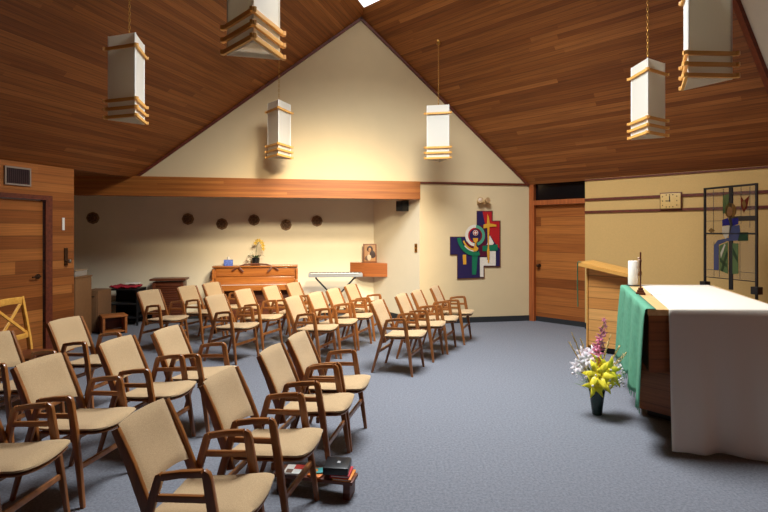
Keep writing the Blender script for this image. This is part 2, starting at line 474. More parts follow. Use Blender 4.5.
# ---- door between gable and sanctuary walls
D0 = Rb + eR * 0.0
dl = (SA - Rb).dot(eR)                              # width of the opening along the wall
def DW(s, z, o=0): return Rb + eR * s + UP * z + eRn * o
slab('wall_doorway', [DW(-.05, 0, .16), DW(dl + .3, 0, .16), DW(dl + .3, 2.56, .16), DW(-.05, 2.56, .16)], eRn * .05, M['base'], eR, UP)
d2 = slab('door_2', [DW(.1, .09, .08), DW(dl + .1, .09, .08), DW(dl + .1, 2.14, .08), DW(.1, 2.14, .08)], eRn * .045, M['door_wood'], eR, UP)
fr = slab('frame', [DW(0, 0), DW(.10, 0), DW(.10, 2.145), DW(dl + .1, 2.145), DW(dl + .1, 2.23), DW(.09, 2.23), DW(.09, 2.53), DW(0, 2.53)], eRn * .13, M['frame'], eR, UP, d2, None)
slab('kick_plate', [DW(.1, .0, .075), DW(dl + .1, .0, .075), DW(dl + .1, .09, .075), DW(.1, .09, .075)], eRn * .05, M['base'], eR, UP, d2, None)
slab('transom_pane', [DW(.09, 2.23, .09), DW(dl + .1, 2.23, .09), DW(dl + .1, 2.54, .09), DW(.09, 2.54, .09)], eRn * .02, M['dark_glass'], eR, UP, d2, None)
bm = bmesh.new()
kp = DW(.17, 1.03, .08)
tube(bm, [kp, kp - eRn * .05], .012, 10); sphere(bm, kp - eRn * .06, .03)
tube(bm, [kp + eRn * .002, kp - eRn * .008], .034, 16)
from_bm('door_knob', bm, M['bronze'], d2)
# ---- door in the left wall
d1 = slab('door_1', [LW(.44, .01, .03), LW(1.34, .01, .03), LW(1.34, 2.06, .03), LW(.44, 2.06, .03)], eLn * .045, M['door_wood'], eL, UP)
slab('frame', [LW(.34, 0), LW(.435, 0), LW(.435, 2.07), LW(1.345, 2.07), LW(1.345, 0), LW(1.44, 0), LW(1.44, 2.13), LW(.34, 2.13)], -eLn * .02, M['trim'], eL, UP, d1, None)
bm = bmesh.new(); kp = LW(.51, 1.07, .03)
tube(bm, [kp, kp - eLn * .055], .011, 10)
tube(bm, [kp - eLn * .05, kp - eLn * .052 - eL * .11], .010, 10)
tube(bm, [kp + eLn * .002, kp - eLn * .01], .034, 16)
from_bm('door_handle', bm, M['bronze'], d1)

def wall_thing(name, label, cat): return tag(empty(name), label, cat)
def rect(P, c, u, n, wd, ht, th):
    a = c - u * wd / 2 - UP * ht / 2
    return [a, a + u * wd, a + u * wd + UP * ht, a + UP * ht], n * th

# grille on left wall
t = wall_thing('wall_grille', 'dark rectangular grille with pale frame above the left wood door', 'grille')
c = LW(.80, 2.345)
def lp(u, z, o): return c + eL * u + UP * z - eLn * o
plate('grille_panel', [lp(-.155, -.105, 0), lp(.155, -.105, 0), lp(.155, .105, 0), lp(-.155, .105, 0)], -eLn * .012, flat('oxblood_black', lin(40, 22, 24), .5), t)
plate('grille_frame', [lp(-.165, -.115, .0), lp(.165, -.115, .0), lp(.165, .115, 0), lp(-.165, .115, 0), lp(-.165, .094, 0), lp(.145, .094, 0), lp(.145, -.094, 0), lp(-.145, -.094, 0), lp(-.145, .094, 0), lp(-.165, .094, 0)], -eLn * .022, flat('grey_enamel', lin(150, 132, 116), .5), t)
bm = bmesh.new()
for i in range(11):
    x = -.125 + i * .025
    bar(bm, [lp(x, -.092, .016), lp(x, .092, .016)], .008, .006, -eLn)
from_bm('grille_louvre', bm, flat('maroon_louvre', lin(64, 26, 26), .5), t)
# light switch plate and lock
c = LW(.17, 1.76)
sw = plate('switch_plate', [lp(-.018, -.085, 0), lp(.018, -.085, 0), lp(.018, .085, 0), lp(-.018, .085, 0)], -eLn * .01, M['white_plastic'])
tag(sw, 'narrow white wall plate on wood panelling right of left door', 'wall plate')
t = wall_thing('wall_latch', 'dark bronze latch plate with knob on left wood panelling', 'latch')
c = LW(.13, 1.31)
plate('latch_plate', [lp(-.025, -.12, 0), lp(.025, -.12, 0), lp(.025, .12, 0), lp(-.025, .12, 0)], -eLn * .012, M['bronze'], t)
bm = bmesh.new(); tube(bm, [lp(0, -.06, .01), lp(.0, -.06, .05)], .012, 10); sphere(bm, lp(0.0, -.06, .07), .028)
from_bm('knob', bm, M['metal'], t)

# ------------------------------------------------------------------ chairs
def make_chair():
    root = empty('armchair')
    Y_ = V(0, 1, 0)
    for s in (-1, 1):
        y = .215 * s; yf = .228 * s
        # front leg rising into the arm corner
        bm = bmesh.new()
        bar(bm, [(.270, yf, 0), (.240, (y + yf) / 2, .22), (.203, y, .45), (.175, y, .618), (.169, y, .637), (.154, y, .648)], [.024, .036, .044, .040, .036, .03], [.022, .025, .026, .026, .026, .026], Y_)
        from_bm('leg', bm, M['chair_z'], root)
        # rear leg runs straight up to the back of the arm
        bm = bmesh.new()
        bar(bm, [(-.225, yf, 0), (-.113, (y + yf) / 2, .37), (-.046, y, .600), (-.041, y, .615), (-.028, y, .623)], [.024, .040, .036, .034, .03], [.022, .025, .026, .026, .026], Y_)
        from_bm('leg', bm, M['chair_z'], root)
        bm = bmesh.new()
        bar(bm, [(.152, y, .644), (.06, y, .636), (-.026, y, .620)], [.031, .030, .031], .027, Y_)
        from_bm('armrest', bm, M['chair'], root)
        bm = bmesh.new()
        bar(bm, [(.188, y, .538), (-.064, y, .528)], .030, .02, Y_)
        from_bm('arm_rail', bm, M['chair'], root)
        yb = .193 * s
        bm = bmesh.new()
        bar(bm, [(-.078, yb, .355), (-.116, yb, .48), (-.186, yb, .655), (-.255, yb, .800)], [.044, .05, .044, .034], .024, Y_)
        from_bm('back_post', bm, M['chair_z'], root)
    # stretchers
    bm = bmesh.new(); bar(bm, [(.236, -.232, .235), (.236, .232, .235)], .034, .02, V(1, 0, .12), .4); from_bm('stretcher', bm, M['chair'], root)
    bm = bmesh.new(); bar(bm, [(-.150, -.226, .25), (-.150, .226, .25)], .034, .02, V(1, 0, 0), .4); from_bm('stretcher', bm, M['chair'], root)
    # backrest pad
    bm = bmesh.new()
    NU, NV = 14, 12
    ax = V(-.255 + .112, 0, .80 - .48)
    def pad(u, v, side):
        # u -1..1 across, v 0..1 up
        hw = .180
        uu = u; y = uu * hw
        p0 = V(-.112, 0, .48) + ax * (.10 + .935 * v)
        if v < .5: p0 = p0 + ax * (-.06 * (1 - u * u) * 0 + .0)
        nrm = V(.944, 0, .33)
        dish = -.016 * (1 - u * u)
        e = (1 - abs(u) ** 5) * (1 - abs(2 * v - 1) ** 7)
        th = .004 + .014 * max(0, e) ** .5
        p = p0 + nrm * (dish + side * th + .002)
        p.y = y * (1 - .03 * (abs(2 * v - 1) ** 6))
        p.z += .010 * (1 - u * u) * (v - .5) * 2 if v > .5 else .03 * (1 - u * u) * (.5 - v) * 2
        return p
    gf = [[bm.verts.new(pad(-1 + 2 * i / NU, j / NV, 1)) for j in range(NV + 1)] for i in range(NU + 1)]
    gb = [[bm.verts.new(pad(-1 + 2 * i / NU, j / NV, -1)) for j in range(NV + 1)] for i in range(NU + 1)]
    for i in range(NU):
        for j in range(NV):
            bm.faces.new((gf[i][j], gf[i + 1][j], gf[i + 1][j + 1], gf[i][j + 1]))
            bm.faces.new((gb[i][j + 1], gb[i + 1][j + 1], gb[i + 1][j], gb[i][j]))
    for i in range(NU):
        bm.faces.new((gf[i][0], gb[i][0], gb[i + 1][0], gf[i + 1][0])); bm.faces.new((gf[i + 1][NV], gb[i + 1][NV], gb[i][NV], gf[i][NV]))
    for j in range(NV):
        bm.faces.new((gf[0][j + 1], gb[0][j + 1], gb[0][j], gf[0][j])); bm.faces.new((gf[NU][j], gb[NU][j], gb[NU][j + 1], gf[NU][j + 1]))
    from_bm('backrest', bm, M['fabric'], root, angle=60)
    # seat: cushion over a moulded ply shell
    def seat_mesh(z_off, thick, inset, name, m, puff):
        bm = bmesh.new()
        NX, NY = 16, 16
        def sp(a, b, side):
            x0, x1 = -.115 + inset, .325 - inset
            t_ = a; x = x0 + (x1 - x0) * t_
            hw = (.176 + .022 * t_) - inset
            if t_ > .85: hw -= .022 * ((t_ - .85) / .15) ** 3
            y = b * hw
            x += .012 * (1 - b * b) * max(0, (t_ - .6) / .4)
            z = .432 + .028 * t_ - .010 * (1 - abs(2 * t_ - .8) ** 2) - .030 * max(0, (t_ - .72) / .28) ** 2.4 * (.35 + .65 * (1 - b * b))
            z -= .012 * (1 - b * b) * (1 - t_)
            e = max(0, (1 - abs(b) ** 8)) * max(0, (1 - abs(2 * t_ - 1) ** 9))
            th = thick * (.35 + .65 * e ** .5)
            return V(x, y, z + z_off + (side * th / 2) + (puff * e if side > 0 else 0))
        tp = [[bm.verts.new(sp(i / NX, -1 + 2 * j / NY, 1)) for j in range(NY + 1)] for i in range(NX + 1)]
        bt = [[bm.verts.new(sp(i / NX, -1 + 2 * j / NY, -1)) for j in range(NY + 1)] for i in range(NX + 1)]
        for i in range(NX):
            for j in range(NY):
                bm.faces.new((tp[i][j], tp[i + 1][j], tp[i + 1][j + 1], tp[i][j + 1])); bm.faces.new((bt[i][j + 1], bt[i + 1][j + 1], bt[i + 1][j], bt[i][j]))
        for i in range(NX):
            bm.faces.new((tp[i][0], bt[i][0], bt[i + 1][0], tp[i + 1][0])); bm.faces.new((tp[i + 1][NY], bt[i + 1][NY], bt[i][NY], tp[i][NY]))
        for j in range(NY):
            bm.faces.new((tp[0][j + 1], bt[0][j + 1], bt[0][j], tp[0][j])); bm.faces.new((tp[NX][j], bt[NX][j], bt[NX][j + 1], tp[NX][j + 1]))
        return from_bm(name, bm, m, root, angle=60)
    seat_mesh(0, .030, 0, 'seat', M['fabric'], .005)
    seat_mesh(-.027, .020, .008, 'seat_shell', M['chair'], 0)
    # rails that carry the seat between the side frames
    bm = bmesh.new(); bar(bm, [(.17, -.205, .395), (.17, .205, .395)], .04, .022, V(1, 0, 0), .3); from_bm('seat_rail', bm, M['chair'], root)
    bm = bmesh.new(); bar(bm, [(-.08, -.205, .385), (-.08, .205, .385)], .045, .022, V(1, 0, 0), .3); from_bm('seat_rail', bm, M['chair'], root)
    return root

ZB = .80
CH = []   # (near px, far px, angle, label, group)
r1 = 'armchairs in the front row by the open floor'
r2 = 'armchairs in the second row'
r3 = 'armchairs in the third row'
r4 = 'armchairs at the back by the piano'
W = 'beige wooden armchair'
CH += [((114, 430.5), (166.7, 398.3), -7, W + ' nearest the viewer at the near end of the front row', r1),
       ((199.5, 385.4), (237.5, 367.4), -11, W + ' in front row with the low book bench beside it', r1),
       ((256.9, 356.2), (282.7, 343.6), -11, W + ' third in the near front-row block, just past the bible bench', r1),
       ((287, 340.5), (305.6, 331.5), -12, W + ' fourth in the near front-row block, at the aisle gap', r1),
       ((369.2, 304), (383.9, 299.7), -21, W + ' first past the front-row gap, all its legs in view', r1),
       ((392.2, 297.0), (408.6, 293.4), -22, W + ' second from the aisle in the far front-row block', r1),
       ((408.5, 293), (423, 290), -22, W + ' third from the aisle in the far front-row block', r1),
       ((427.3, 288.7), (440.6, 285.7), -22, W + ' at the far end of front row, nearest the coloured cross', r1)]
CH += [((11.7, 368), (64.4, 353.9), -10, W + ' with large bare seat-back in second row, third from the aisle', r2),
       ((95.2, 346.9), (135, 335.2), -10, W + ' second from the aisle in the near second-row block', r2),
       ((150.3, 335.2), (180.8, 324.6), -10, W + ' at the aisle end of the near second-row block', r2),
       ((282.5, 300.3), (301, 295.4), -20, W + ' at the aisle end of the far second-row block', r2),
       ((306, 295.4), (322.5, 291.9), -22, W + ' second from the aisle in the far second-row block', r2),
       ((325, 291.5), (339.5, 288), -21, W + ' third from the gap in far second-row block, below the keyboard', r2),
       ((342.2, 286.9), (357.5, 284), -22, W + ' at the far end of the second row, below the corner shelf', r2)]
CH += [((43.4, 323.4), (84.4, 316.9), -12, W + ' at the gap in the third row, beside the panelled left wall', r3),
       ((202.4, 297.6), (226.7, 295), -22, W + ' at the aisle end of the far third-row block', r3),
       ((232.7, 291.5), (252.2, 289.5), -22, W + ' second from the gap in far third-row block, before the piano', r3),
       ((261, 288), (278.6, 286.2), -22, W + ' third from the gap in far third-row block, before the piano', r3),
       ((284.8, 284.6), (299.7, 282.7), -22, W + ' at the far end of the third row, at the piano\'s right end', r3)]
CH += [((136.7, 292.3), (159.9, 290.2), -22, W + ' in the back row in front of the dark louvred cabinet', r4),
       ((176, 287.9), (196.8, 286), -22, W + ' in the back row just right of the dark louvred cabinet', r4),
       ((201.2, 284.4), (220.5, 282.6), -22, W + ' in back row at the piano\'s left end, seat-back in shade', r4)]
proto = make_chair()
placed = []
def put_chair(x, y, ang, label, group):
    o = proto if not placed else copy_tree(proto)
    o.location = (x, y, 0); o.rotation_euler = (0, 0, math.radians(ang))
    tag(o, label, 'chair', group); placed.append(o)
    return o
for np_, fp_, ang, lab, grp in CH:
    a, b = at_z(*np_, ZB), at_z(*fp_, ZB); m_ = (a + b) / 2; fd = dirv(ang)
    put_chair(m_.x + fd.x * .255, m_.y + fd.y * .255, ang, lab, grp)
# two chairs cut by the left edge of the picture
rowd = dirv(78)
o8 = placed[8].location
put_chair(o8.x - .10, o8.y - .56, -4, W + ' cut off at lower left corner, only seat and arm showing', r2)
a = at_z(12.9, 331.6, ZB); fd = dirv(-14); sd = dirv(76)
put_chair(a.x + fd.x * .235 - sd.x * .19, a.y + fd.y * .235 - sd.y * .19, -14, W + ' at the left edge in front of the golden cross-back chair', r3)

# golden cross-back chair
def cross_chair():
    t = tag(empty('cross_back_chair', (-3.40, 4.84, 0), math.radians(-2)), 'golden wooden chair with a crossed back by the left wall', 'chair')
    Yv = V(0, 1, 0); Xv = V(1, 0, 0)
    m = M['yellow_wood']
    for s in (-1, 1):
        bm = bmesh.new(); bar(bm, [(-.27, s * .19, 0), (-.19, s * .19, .25), (-.165, s * .19, .44), (-.185, s * .19, .6), (-.26, s * .19, 1.0)], [.03, .04, .042, .04, .034], .03, Yv); from_bm('leg', bm, m, t)
        bm = bmesh.new(); bar(bm, [(.20, s * .2, 0), (.19, s * .2, .44)], .036, .036, Yv); from_bm('leg', bm, m, t)
        bm = bmesh.new(); bar(bm, [(-.2, s * .19, .2), (.195, s * .2, .2)], .025, .018, Yv); from_bm('stretcher', bm, m, t)
    bm = bmesh.new(); bar(bm, [(-.253, -.2, .965), (-.262, 0, .972), (-.253, .2, .965)], .024, .065, UP); from_bm('top_rail', bm, m, t)
    bm = bmesh.new(); bar(bm, [(-.188, -.19, .615), (-.188, .19, .615)], .022, .05, UP); from_bm('back_rail', bm, m, t)
    for s in (-1, 1):
        bm = bmesh.new(); bar(bm, [(-.192 - .004 * s, -.18 * s, .63), (-.252 - .004 * s, .18 * s, .945)], .03, .014, V(.97, 0, .2)); from_bm('cross_slat', bm, m, t)
    bm = bmesh.new(); add_box(bm, (.01, 0, .455), (.42, .43, .035), 0, .012); from_bm('seat', bm, M['dark_wood'], t)
    for x in (-.17, .19):
        bm = bmesh.new(); bar(bm, [(x, -.19, .415), (x, .19, .415)], .022, .05, UP); from_bm('apron', bm, m, t)
cross_chair()

# ------------------------------------------------------------------ low bench of books
bd = dirv(13)                                        # long direction
bn = V(-bd.y, bd.x, 0)
q = at_z(351.7, 481, .115); 
bt = tag(empty('low_bench', (q.x - .005, q.y - .02, 0), math.radians(-13)), 'low dark wooden bench on the carpet holding a black bible and booklets', 'bench')
box('top', (-.25, .066, .104), (.52, .132, .022), M['dark_wood'], bt)
for x in (-.03, -.47): box('end_panel', (x, .066, .046), (.045, .12, .093), M['dark_wood'], bt)
def on_bench(name, x, y, z, s, rz, m, label, cat, bev=.003):
    t = empty(name, bt.location + Matrix.Rotation(math.radians(-13), 3, 'Z') @ V(x, y, z), math.radians(-13 + rz))
    tag(t, label, cat)
    return t
def book(name, x, y, z, s, rz, cov, label, bev=.006):
    t = on_bench(name, x, y, z, s, rz, cov, label, 'book')
    box('page_block', (0, 0, s[2] / 2), (s[0] - .008, s[1] - .008, s[2] - .006), M['keys'], t, bevel=.002)
    bm = bmesh.new()
    for zz in (.0025, s[2] - .0025): add_box(bm, (0, 0, zz), (s[0], s[1], .005), 0, .0015)
    add_box(bm, (-s[0] / 2 + .003, 0, s[2] / 2), (.006, s[1], s[2]), 0, .002)
    from_bm('cover', bm, cov, t)
    return t
book('book', -.062, .066, .1155, (.118, .136, .016), 2, flat('orange_cover', lin(214, 130, 40), .5), 'thin orange book lowest in the pile at the right end of low bench')
book('book', -.078, .066, .132, (.12, .134, .018), 4, flat('crimson_cover', lin(190, 40, 54), .5), 'red book directly beneath the black bible on the low bench')
bib = on_bench('bible', -.108, .07, .1505, 0, 8, None, 'thick black leather bible on top of the books on the low bench', 'book')
bm = bmesh.new(); add_box(bm, (0, 0, .024), (.16, .16, .048), 0, .012); from_bm('leather_cover', bm, plain('black_leather', lin(26, 26, 28), .35, var=.2, scale=120, bump=.2), bib)
bm = bmesh.new(); add_box(bm, (.01, 0, .0485), (.02, .028, .002), 0, .0005); from_bm('cover_stamp', bm, M['silver'], bib)
book('booklet', -.235, .062, .1155, (.09, .12, .012), -10, flat('orange_booklet_cover', lin(220, 120, 40), .5), 'orange booklet on the low bench left of the black bible')
cp = on_bench('prayer_cards', -.235, .066, .128, 0, 20, None, 'teal pamphlet on top of the orange booklet on the low bench', 'pamphlet')
bm = bmesh.new(); add_box(bm, (0, 0, .004), (.06, .07, .008), 0, .001); from_bm('paper_stack', bm, flat('teal_print', lin(60, 150, 150), .5), cp)
bm = bmesh.new(); add_box(bm, (-.012, .0, .0085), (.02, .03, .001), 0, 0); from_bm('printed_panel', bm, flat('orange_print', lin(230, 140, 50), .5), cp)
mg = on_bench('magazine', -.38, .066, .1155, 0, 6, None, 'white magazine with red cover patch at the left of the low bench', 'magazine')
bm = bmesh.new(); add_box(bm, (0, 0, .006), (.15, .12, .012), 0, .002); from_bm('pages', bm, M['keys'], mg)
bm = bmesh.new(); add_box(bm, (.02, .03, .0125), (.08, .06, .001), 0, 0); from_bm('red_cover_patch', bm, flat('red_print', lin(200, 50, 40), .5), mg)
bm = bmesh.new(); add_box(bm, (-.04, -.03, .0125), (.04, .05, .001), 0, 0); from_bm('brown_cover_patch', bm, flat('brown_print', lin(110, 80, 60), .5), mg)

# ------------------------------------------------------------------ altar
AT = 1.073
P_fl, P_bl, P_br, P_fr = V(1.964, 3.72, 0), V(2.58, 5.42, 0), V(3.564, 5.40, 0), V(2.985, 3.69, 0)
al = tag(empty('altar', (0, 0, 0)), 'wooden altar table with pale top under white and green cloths', 'altar')
def inset(poly, d):
    c = sum(poly, V(0, 0, 0)) / len(poly)
    return [p + (c - p).normalized() * d for p in poly]
quad = [P_fl, P_fr, P_br, P_bl]
prism('tabletop', quad, AT - .045, AT, M['pine'], al, .004)
prism('upper_case', inset(quad, .02), .60, AT - .046, M['altar_board'], al, .003)
base = [V(2.28, 4.5, 0), V(2.62, 4.08, 0), V(3.1, 4.05, 0), V(3.35, 5.1, 0), V(2.62, 5.2, 0)]
prism('pedestal', base, .07, .60, M['altar_board'], al, .003)
prism('plinth', inset(base, .1), 0, .071, M['base'], al)
lo = (P_bl - P_fl).normalized(); cr = (P_fr - P_fl).normalized()

# white linen: lies along the top and hangs over the front end
def runner():
    bm = bmesh.new()
    x0, x1 = .15, 1.0
    L_ = (P_bl - P_fl).length
    nx = 40
    rows = []
    prof = [(L_ - .002, 0), (L_ - .3, 0), (L_ * .5, 0), (.3, 0), (.05, 0), (.012, 0)]
    top = []
    fn = V(cr.y, -cr.x, 0).normalized()          # out over the front end
    uvs = []
    def P(i, d, drop):
        s = i / nx
        wd = x0 + (x1 - x0) * s
        b = P_fl + cr * wd
        bb = P_bl + (P_br - P_bl).normalized() * (.2 + (.93 - .2) * s)
        p = b.lerp(bb, d / L_)
        p.z = AT + .004
        return p
    hem = []
    for d, _ in prof: rows.append([P(i, d, 0) for i in range(nx + 1)])
    nd_ = 22
    for k in range(nd_ + 1):
        f = k / nd_
        row = []
        for i in range(nx + 1):
            s = i / nx
            p = P(i, 0, 0)
            hemz = .038 + .012 * math.sin(s * 17) * s - .02 * s + .02 * max(0, .2 - s)
            z = AT - .004 + (hemz - (AT - .004)) * f
            amp = .030 * f ** 1.3
            wob = amp * (math.sin(s * 9.5 + .6) + .5 * math.sin(s * 23 + 2)) * (.4 + .6 * min(1, s * 3))
            p = p + fn * (.006 + wob + (.03 + .13 * s) * f)
            p.z = z
            row.append(p)
        rows.append(row)
    vs = [[bm.verts.new(p) for p in r] for r in rows]
    for r0, r1 in zip(vs, vs[1:]):
        for i in range(nx): bm.faces.new((r0[i], r0[i + 1], r1[i + 1], r1[i]))
    bmesh.ops.recalc_face_normals(bm, faces=bm.faces[:])
    o = from_bm('altar_cloth', bm, M['linen'], angle=80)
    md = o.modifiers.new('thickness', 'SOLIDIFY'); md.thickness = .003; md.offset = 0
    return tag(o, 'long white linen cloth over the altar top, hanging to the floor in front', 'cloth')
runner()

# green hanging over the left long side
def stole():
    bm = bmesh.new()
    out = V(-lo.y, lo.x, 0)                       # away from the altar, to the left
    n = 60; L_ = (P_bl - P_fl).length
    rows = [[], []]
    prof = [('t', -.055), ('t', -.02), ('t', .004)]
    ks = 18
    allr = []
    for kind, d in prof:
        allr.append([(P_fl + lo * (L_ * (.005 + .985 * i / n)) + out * d + UP * (AT + .0045)) for i in range(n + 1)])
    for k in range(ks + 1):
        f = k / ks; row = []
        for i in range(n + 1):
            s = i / n
            hem = .34 + .025 * math.sin(s * 40)
            z = AT - .005 + (hem - AT) * f
            fold = .034 * (f ** .5) * (math.sin(s * 2 * PI * 3.4 + .4) + .25 * math.sin(s * 2 * PI * 7.3 + 1))
            p = P_fl + lo * (L_ * (.005 + .985 * s)) + out * (.016 + max(-.014, fold) + .022 * f)
            p.z = z; row.append(p)
        allr.append(row)
    vs = [[bm.verts.new(p) for p in r] for r in allr]
    for r0, r1 in zip(vs, vs[1:]):
        for i in range(n): bm.faces.new((r0[i], r0[i + 1], r1[i + 1], r1[i]))
    o = from_bm('green_altar_hanging', bm, M['green_cloth'], angle=80)
    md = o.modifiers.new('thickness', 'SOLIDIFY'); md.thickness = .003; md.offset = 0
    fb = bmesh.new()
    for i in range(0, n + 1):
        p = allr[-1][i]
        tube(fb, [p + UP * .002, p - UP * .045 + out * random.uniform(-.006, .006)], .004, 4)
    fr_ = from_bm('fringe', fb, M['green_cloth'], o); fr_['kind'] = 'stuff'
    tag(o, 'green fringed cloth hanging in folds from the altar side', 'cloth')
stole()

# candle and crucifix
p = at_z(633, 286, AT)
t = tag(empty('pillar_candle', (p.x, p.y, AT + .001)), 'thick white pillar candle on the far left corner of the altar', 'candle')
bm = bmesh.new(); lathe(bm, [(.03, 0), (.062, .003), (.064, .01), (.05, .012)], 24); from_bm('candle_dish', bm, M['black'], t)
bm = bmesh.new(); lathe(bm, [(.047, .013), (.048, .02), (.048, .262), (.044, .268), (.036, .262)], 28); from_bm('wax', bm, M['candle'], t)
bm = bmesh.new(); tube(bm, [(0, 0, .258), (.001, 0, .27), (.004, 0, .279)], .0018, 6); from_bm('wick', bm, M['black'], t)
p = at_z(640.5, 294, AT + .005)
t = tag(empty('crucifix', (p.x, p.y, AT + .001), math.radians(-24)), 'small dark wooden standing crucifix on the altar edge', 'crucifix')
bm = bmesh.new()
for i, (a, hgt) in enumerate(((.09, .02), (.066, .022), (.044, .02))): add_box(bm, (0, 0, .01 + i * .0205), (a * .85, a, .0205), 0, .002)
from_bm('stepped_base', bm, M['dark_wood'], t)
box('upright', (0, 0, .225), (.013, .02, .33), M['dark_wood'], t, bevel=.002)
box('crossbar', (0, 0, .315), (.012, .15, .02), M['dark_wood'], t, bevel=.002)
bm = bmesh.new()
sphere(bm, (-.016, 0, .333), .011)
tube(bm, [(-.012, 0, .322), (-.016, 0, .30), (-.015, 0, .27), (-.02, .002, .245), (-.014, 0, .20)], [.006, .013, .010, .010, .005], 8)
for s in (-1, 1): tube(bm, [(-.014, s * .008, .318), (-.012, s * .04, .322), (-.009, s * .066, .318)], [.005, .004, .003], 6)
from_bm('corpus', bm, flat('bone_resin', lin(206, 176, 146), .5), t)

# ------------------------------------------------------------------ lectern
c0 = at_z(585.5, 352, 0); c1 = at_z(628, 358.5, 0)
ld = (c1 - c0).normalized(); ln = V(-ld.y, ld.x, 0)
if ln.y < 0: ln = -ln
ll = (c1 - c0).length
lt = tag(empty('lectern', c0, math.atan2(ld.y, ld.x)), 'pale wooden lectern with slanted reading top behind the altar', 'lectern')
dep = .52
def lp2(x, y, z): return V(x, y, z)
zl, zr = 1.165, 1.06
def slant_prism(name, x0, x1, y0, y1, zb, zt0, zt1, m, parent, zb1=None):
    bm = bmesh.new()
    zb1 = zb if zb1 is None else zb1
    v = [bm.verts.new(q) for q in ((x0, y0, zb), (x1, y0, zb1), (x1, y1, zb1), (x0, y1, zb), (x0, y0, zt0), (x1, y0, zt1), (x1, y1, zt1), (x0, y1, zt0))]
    for f in ((0, 3, 2, 1), (4, 5, 6, 7), (0, 1, 5, 4), (1, 2, 6, 5), (2, 3, 7, 6), (3, 0, 4, 7)): bm.faces.new([v[i] for i in f])
    bmesh.ops.recalc_face_normals(bm, faces=bm.faces[:])
    bmesh.ops.bevel(bm, geom=bm.edges[:], offset=.004, segments=2, affect='EDGES')
    o = from_bm(name, bm, m, parent); box_uv(o.data, 'X'); return o
zs = (zr - zl) / ll
slant_prism('side_panel', .02, ll, .05, .08, .085, zl + zs * .03, zr, M['lectern'], lt)
slant_prism('side_panel', .03, ll, dep - .03, dep, .085, zl + zs * .03, zr, M['lectern'], lt)
slant_prism('front_panel', 0, .02, .03, dep + .005, .02, zl, zl + zs * .03, M['slat'], lt)
box('shelf', (ll / 2 + .02, dep / 2 + .06, .62), (ll - .08, dep - .19, .025), M['lectern'], lt, grain='X')
box('toe_board', (ll / 2 + .01, dep / 2 + .03, .042), (ll - .06, dep - .2, .084), M['base'], lt)
slant_prism('reading_top', -.075, ll + .04, -.07, dep + .02, zl - zs * .075 + .001, zl - zs * .075 + .06, zr + zs * .04 + .055, M['slat'], lt, zr + zs * .04 + .001)
rb = bmesh.new()
rt = zl - zs * .075 + .06
bar(rb, [(-.04, -.06, rt + .002), (-.078, -.06, rt + .005), (-.086, -.06, rt - .03), (-.088, -.058, rt - .3), (-.084, -.055, rt - .62)], .003, [.036, .036, .038, .04, .042], V(0, 1, 0))
rbn = from_bm('bookmark_ribbon', rb, M['green_cloth']); rbn.location = c0; rbn.rotation_euler = (0, 0, math.atan2(ld.y, ld.x))
tag(rbn, 'thin green ribbon hanging from the left edge of the lectern top', 'ribbon')

# ------------------------------------------------------------------ stained glass screen
SL = V(4.237, 6.6, 0); SR = V(4.42, 5.93, 0)
sdx = (SR - SL).normalized(); sw_ = (SR - SL).length; snn = V(-sdx.y, sdx.x, 0)
st = tag(empty('stained_glass_screen', SL, math.atan2(sdx.y, sdx.x)), 'tall black framed stained glass panel standing behind the altar', 'stained glass')
iron = M['black']; zt, zb_ = 2.23, .93
def sx(px): return (px - 706.3) / (754 - 706.3) * sw_     # picture column -> along the screen (nearly even)
def sz(y, px): 
    s = sx(px) / sw_; Yd = SL.y + (SR.y - SL.y) * s
    return H - (y - Y0) * Yd / F
for x in (0, sw_):
    bm = bmesh.new(); bar(bm, [(x, 0, .02), (x, 0, zt)], .026, .024, V(0, 1, 0)); from_bm('post', bm, iron, st)
    box('foot', (x, 0, .012), (.16, .34, .024), iron, st)
    box('clamp_block', (x, 0, .955), (.085, .085, .09), iron, st)
for nm, z, th in (('top_rail', zt - .012, .026), ('middle_rail', 1.63, .022), ('bottom_rail', 1.06, .010)):
    bm = bmesh.new(); bar(bm, [(0, 0, z), (sw_, 0, z)], th, .022, V(0, 1, 0)); from_bm(nm, bm, iron, st)
cx = sw_ * .53
bm = bmesh.new(); bar(bm, [(cx, .0, .93), (cx, 0, zt)], .05, .02, V(0, 1, 0)); from_bm('centre_bar', bm, iron, st)
bm = bmesh.new(); bar(bm, [(cx + .02, 0, 1.815), (sw_, 0, 1.815)], .06, .02, V(0, 1, 0)); from_bm('arm_bar', bm, iron, st)
clear = glass('clear_leaded_glass', (.90, .88, .83, 1), .97)
for z0_, z1_ in ((1.07, 1.62), (1.64, zt - .03)):
    for xa, xb in ((.012, cx - .026), (cx + .026, sw_ - .012)):
        bm = bmesh.new(); add_box(bm, ((xa + xb) / 2, 0, (z0_ + z1_) / 2), (xb - xa, .004, z1_ - z0_), 0, 0); from_bm('glass_pane', bm, clear, st)
gcols = {'blue': glass('cobalt_glass', lin(84, 92, 132), .5), 'royal': glass('royal_blue_glass', lin(44, 44, 128), .35), 'green': glass('leaf_green_glass', lin(124, 150, 100), .65), 'dgreen': glass('deep_green_glass', lin(44, 74, 50), .45),
         'white': glass('milk_glass', lin(212, 200, 178), .35), 'gold': glass('amber_glass', lin(150, 112, 62), .5), 'face': glass('flesh_glass', lin(160, 116, 76), .4), 'red': glass('ruby_glass', lin(124, 50, 38), .5)}
def piece(name, col, pts, off=-.006):
    q = [V((a / 100) * sw_, off, 1.07 + (zt - 1.1) * (1 - b / 100)) for a, b in pts]
    plate(name, q, V(0, -.004, 0), gcols[col], st)
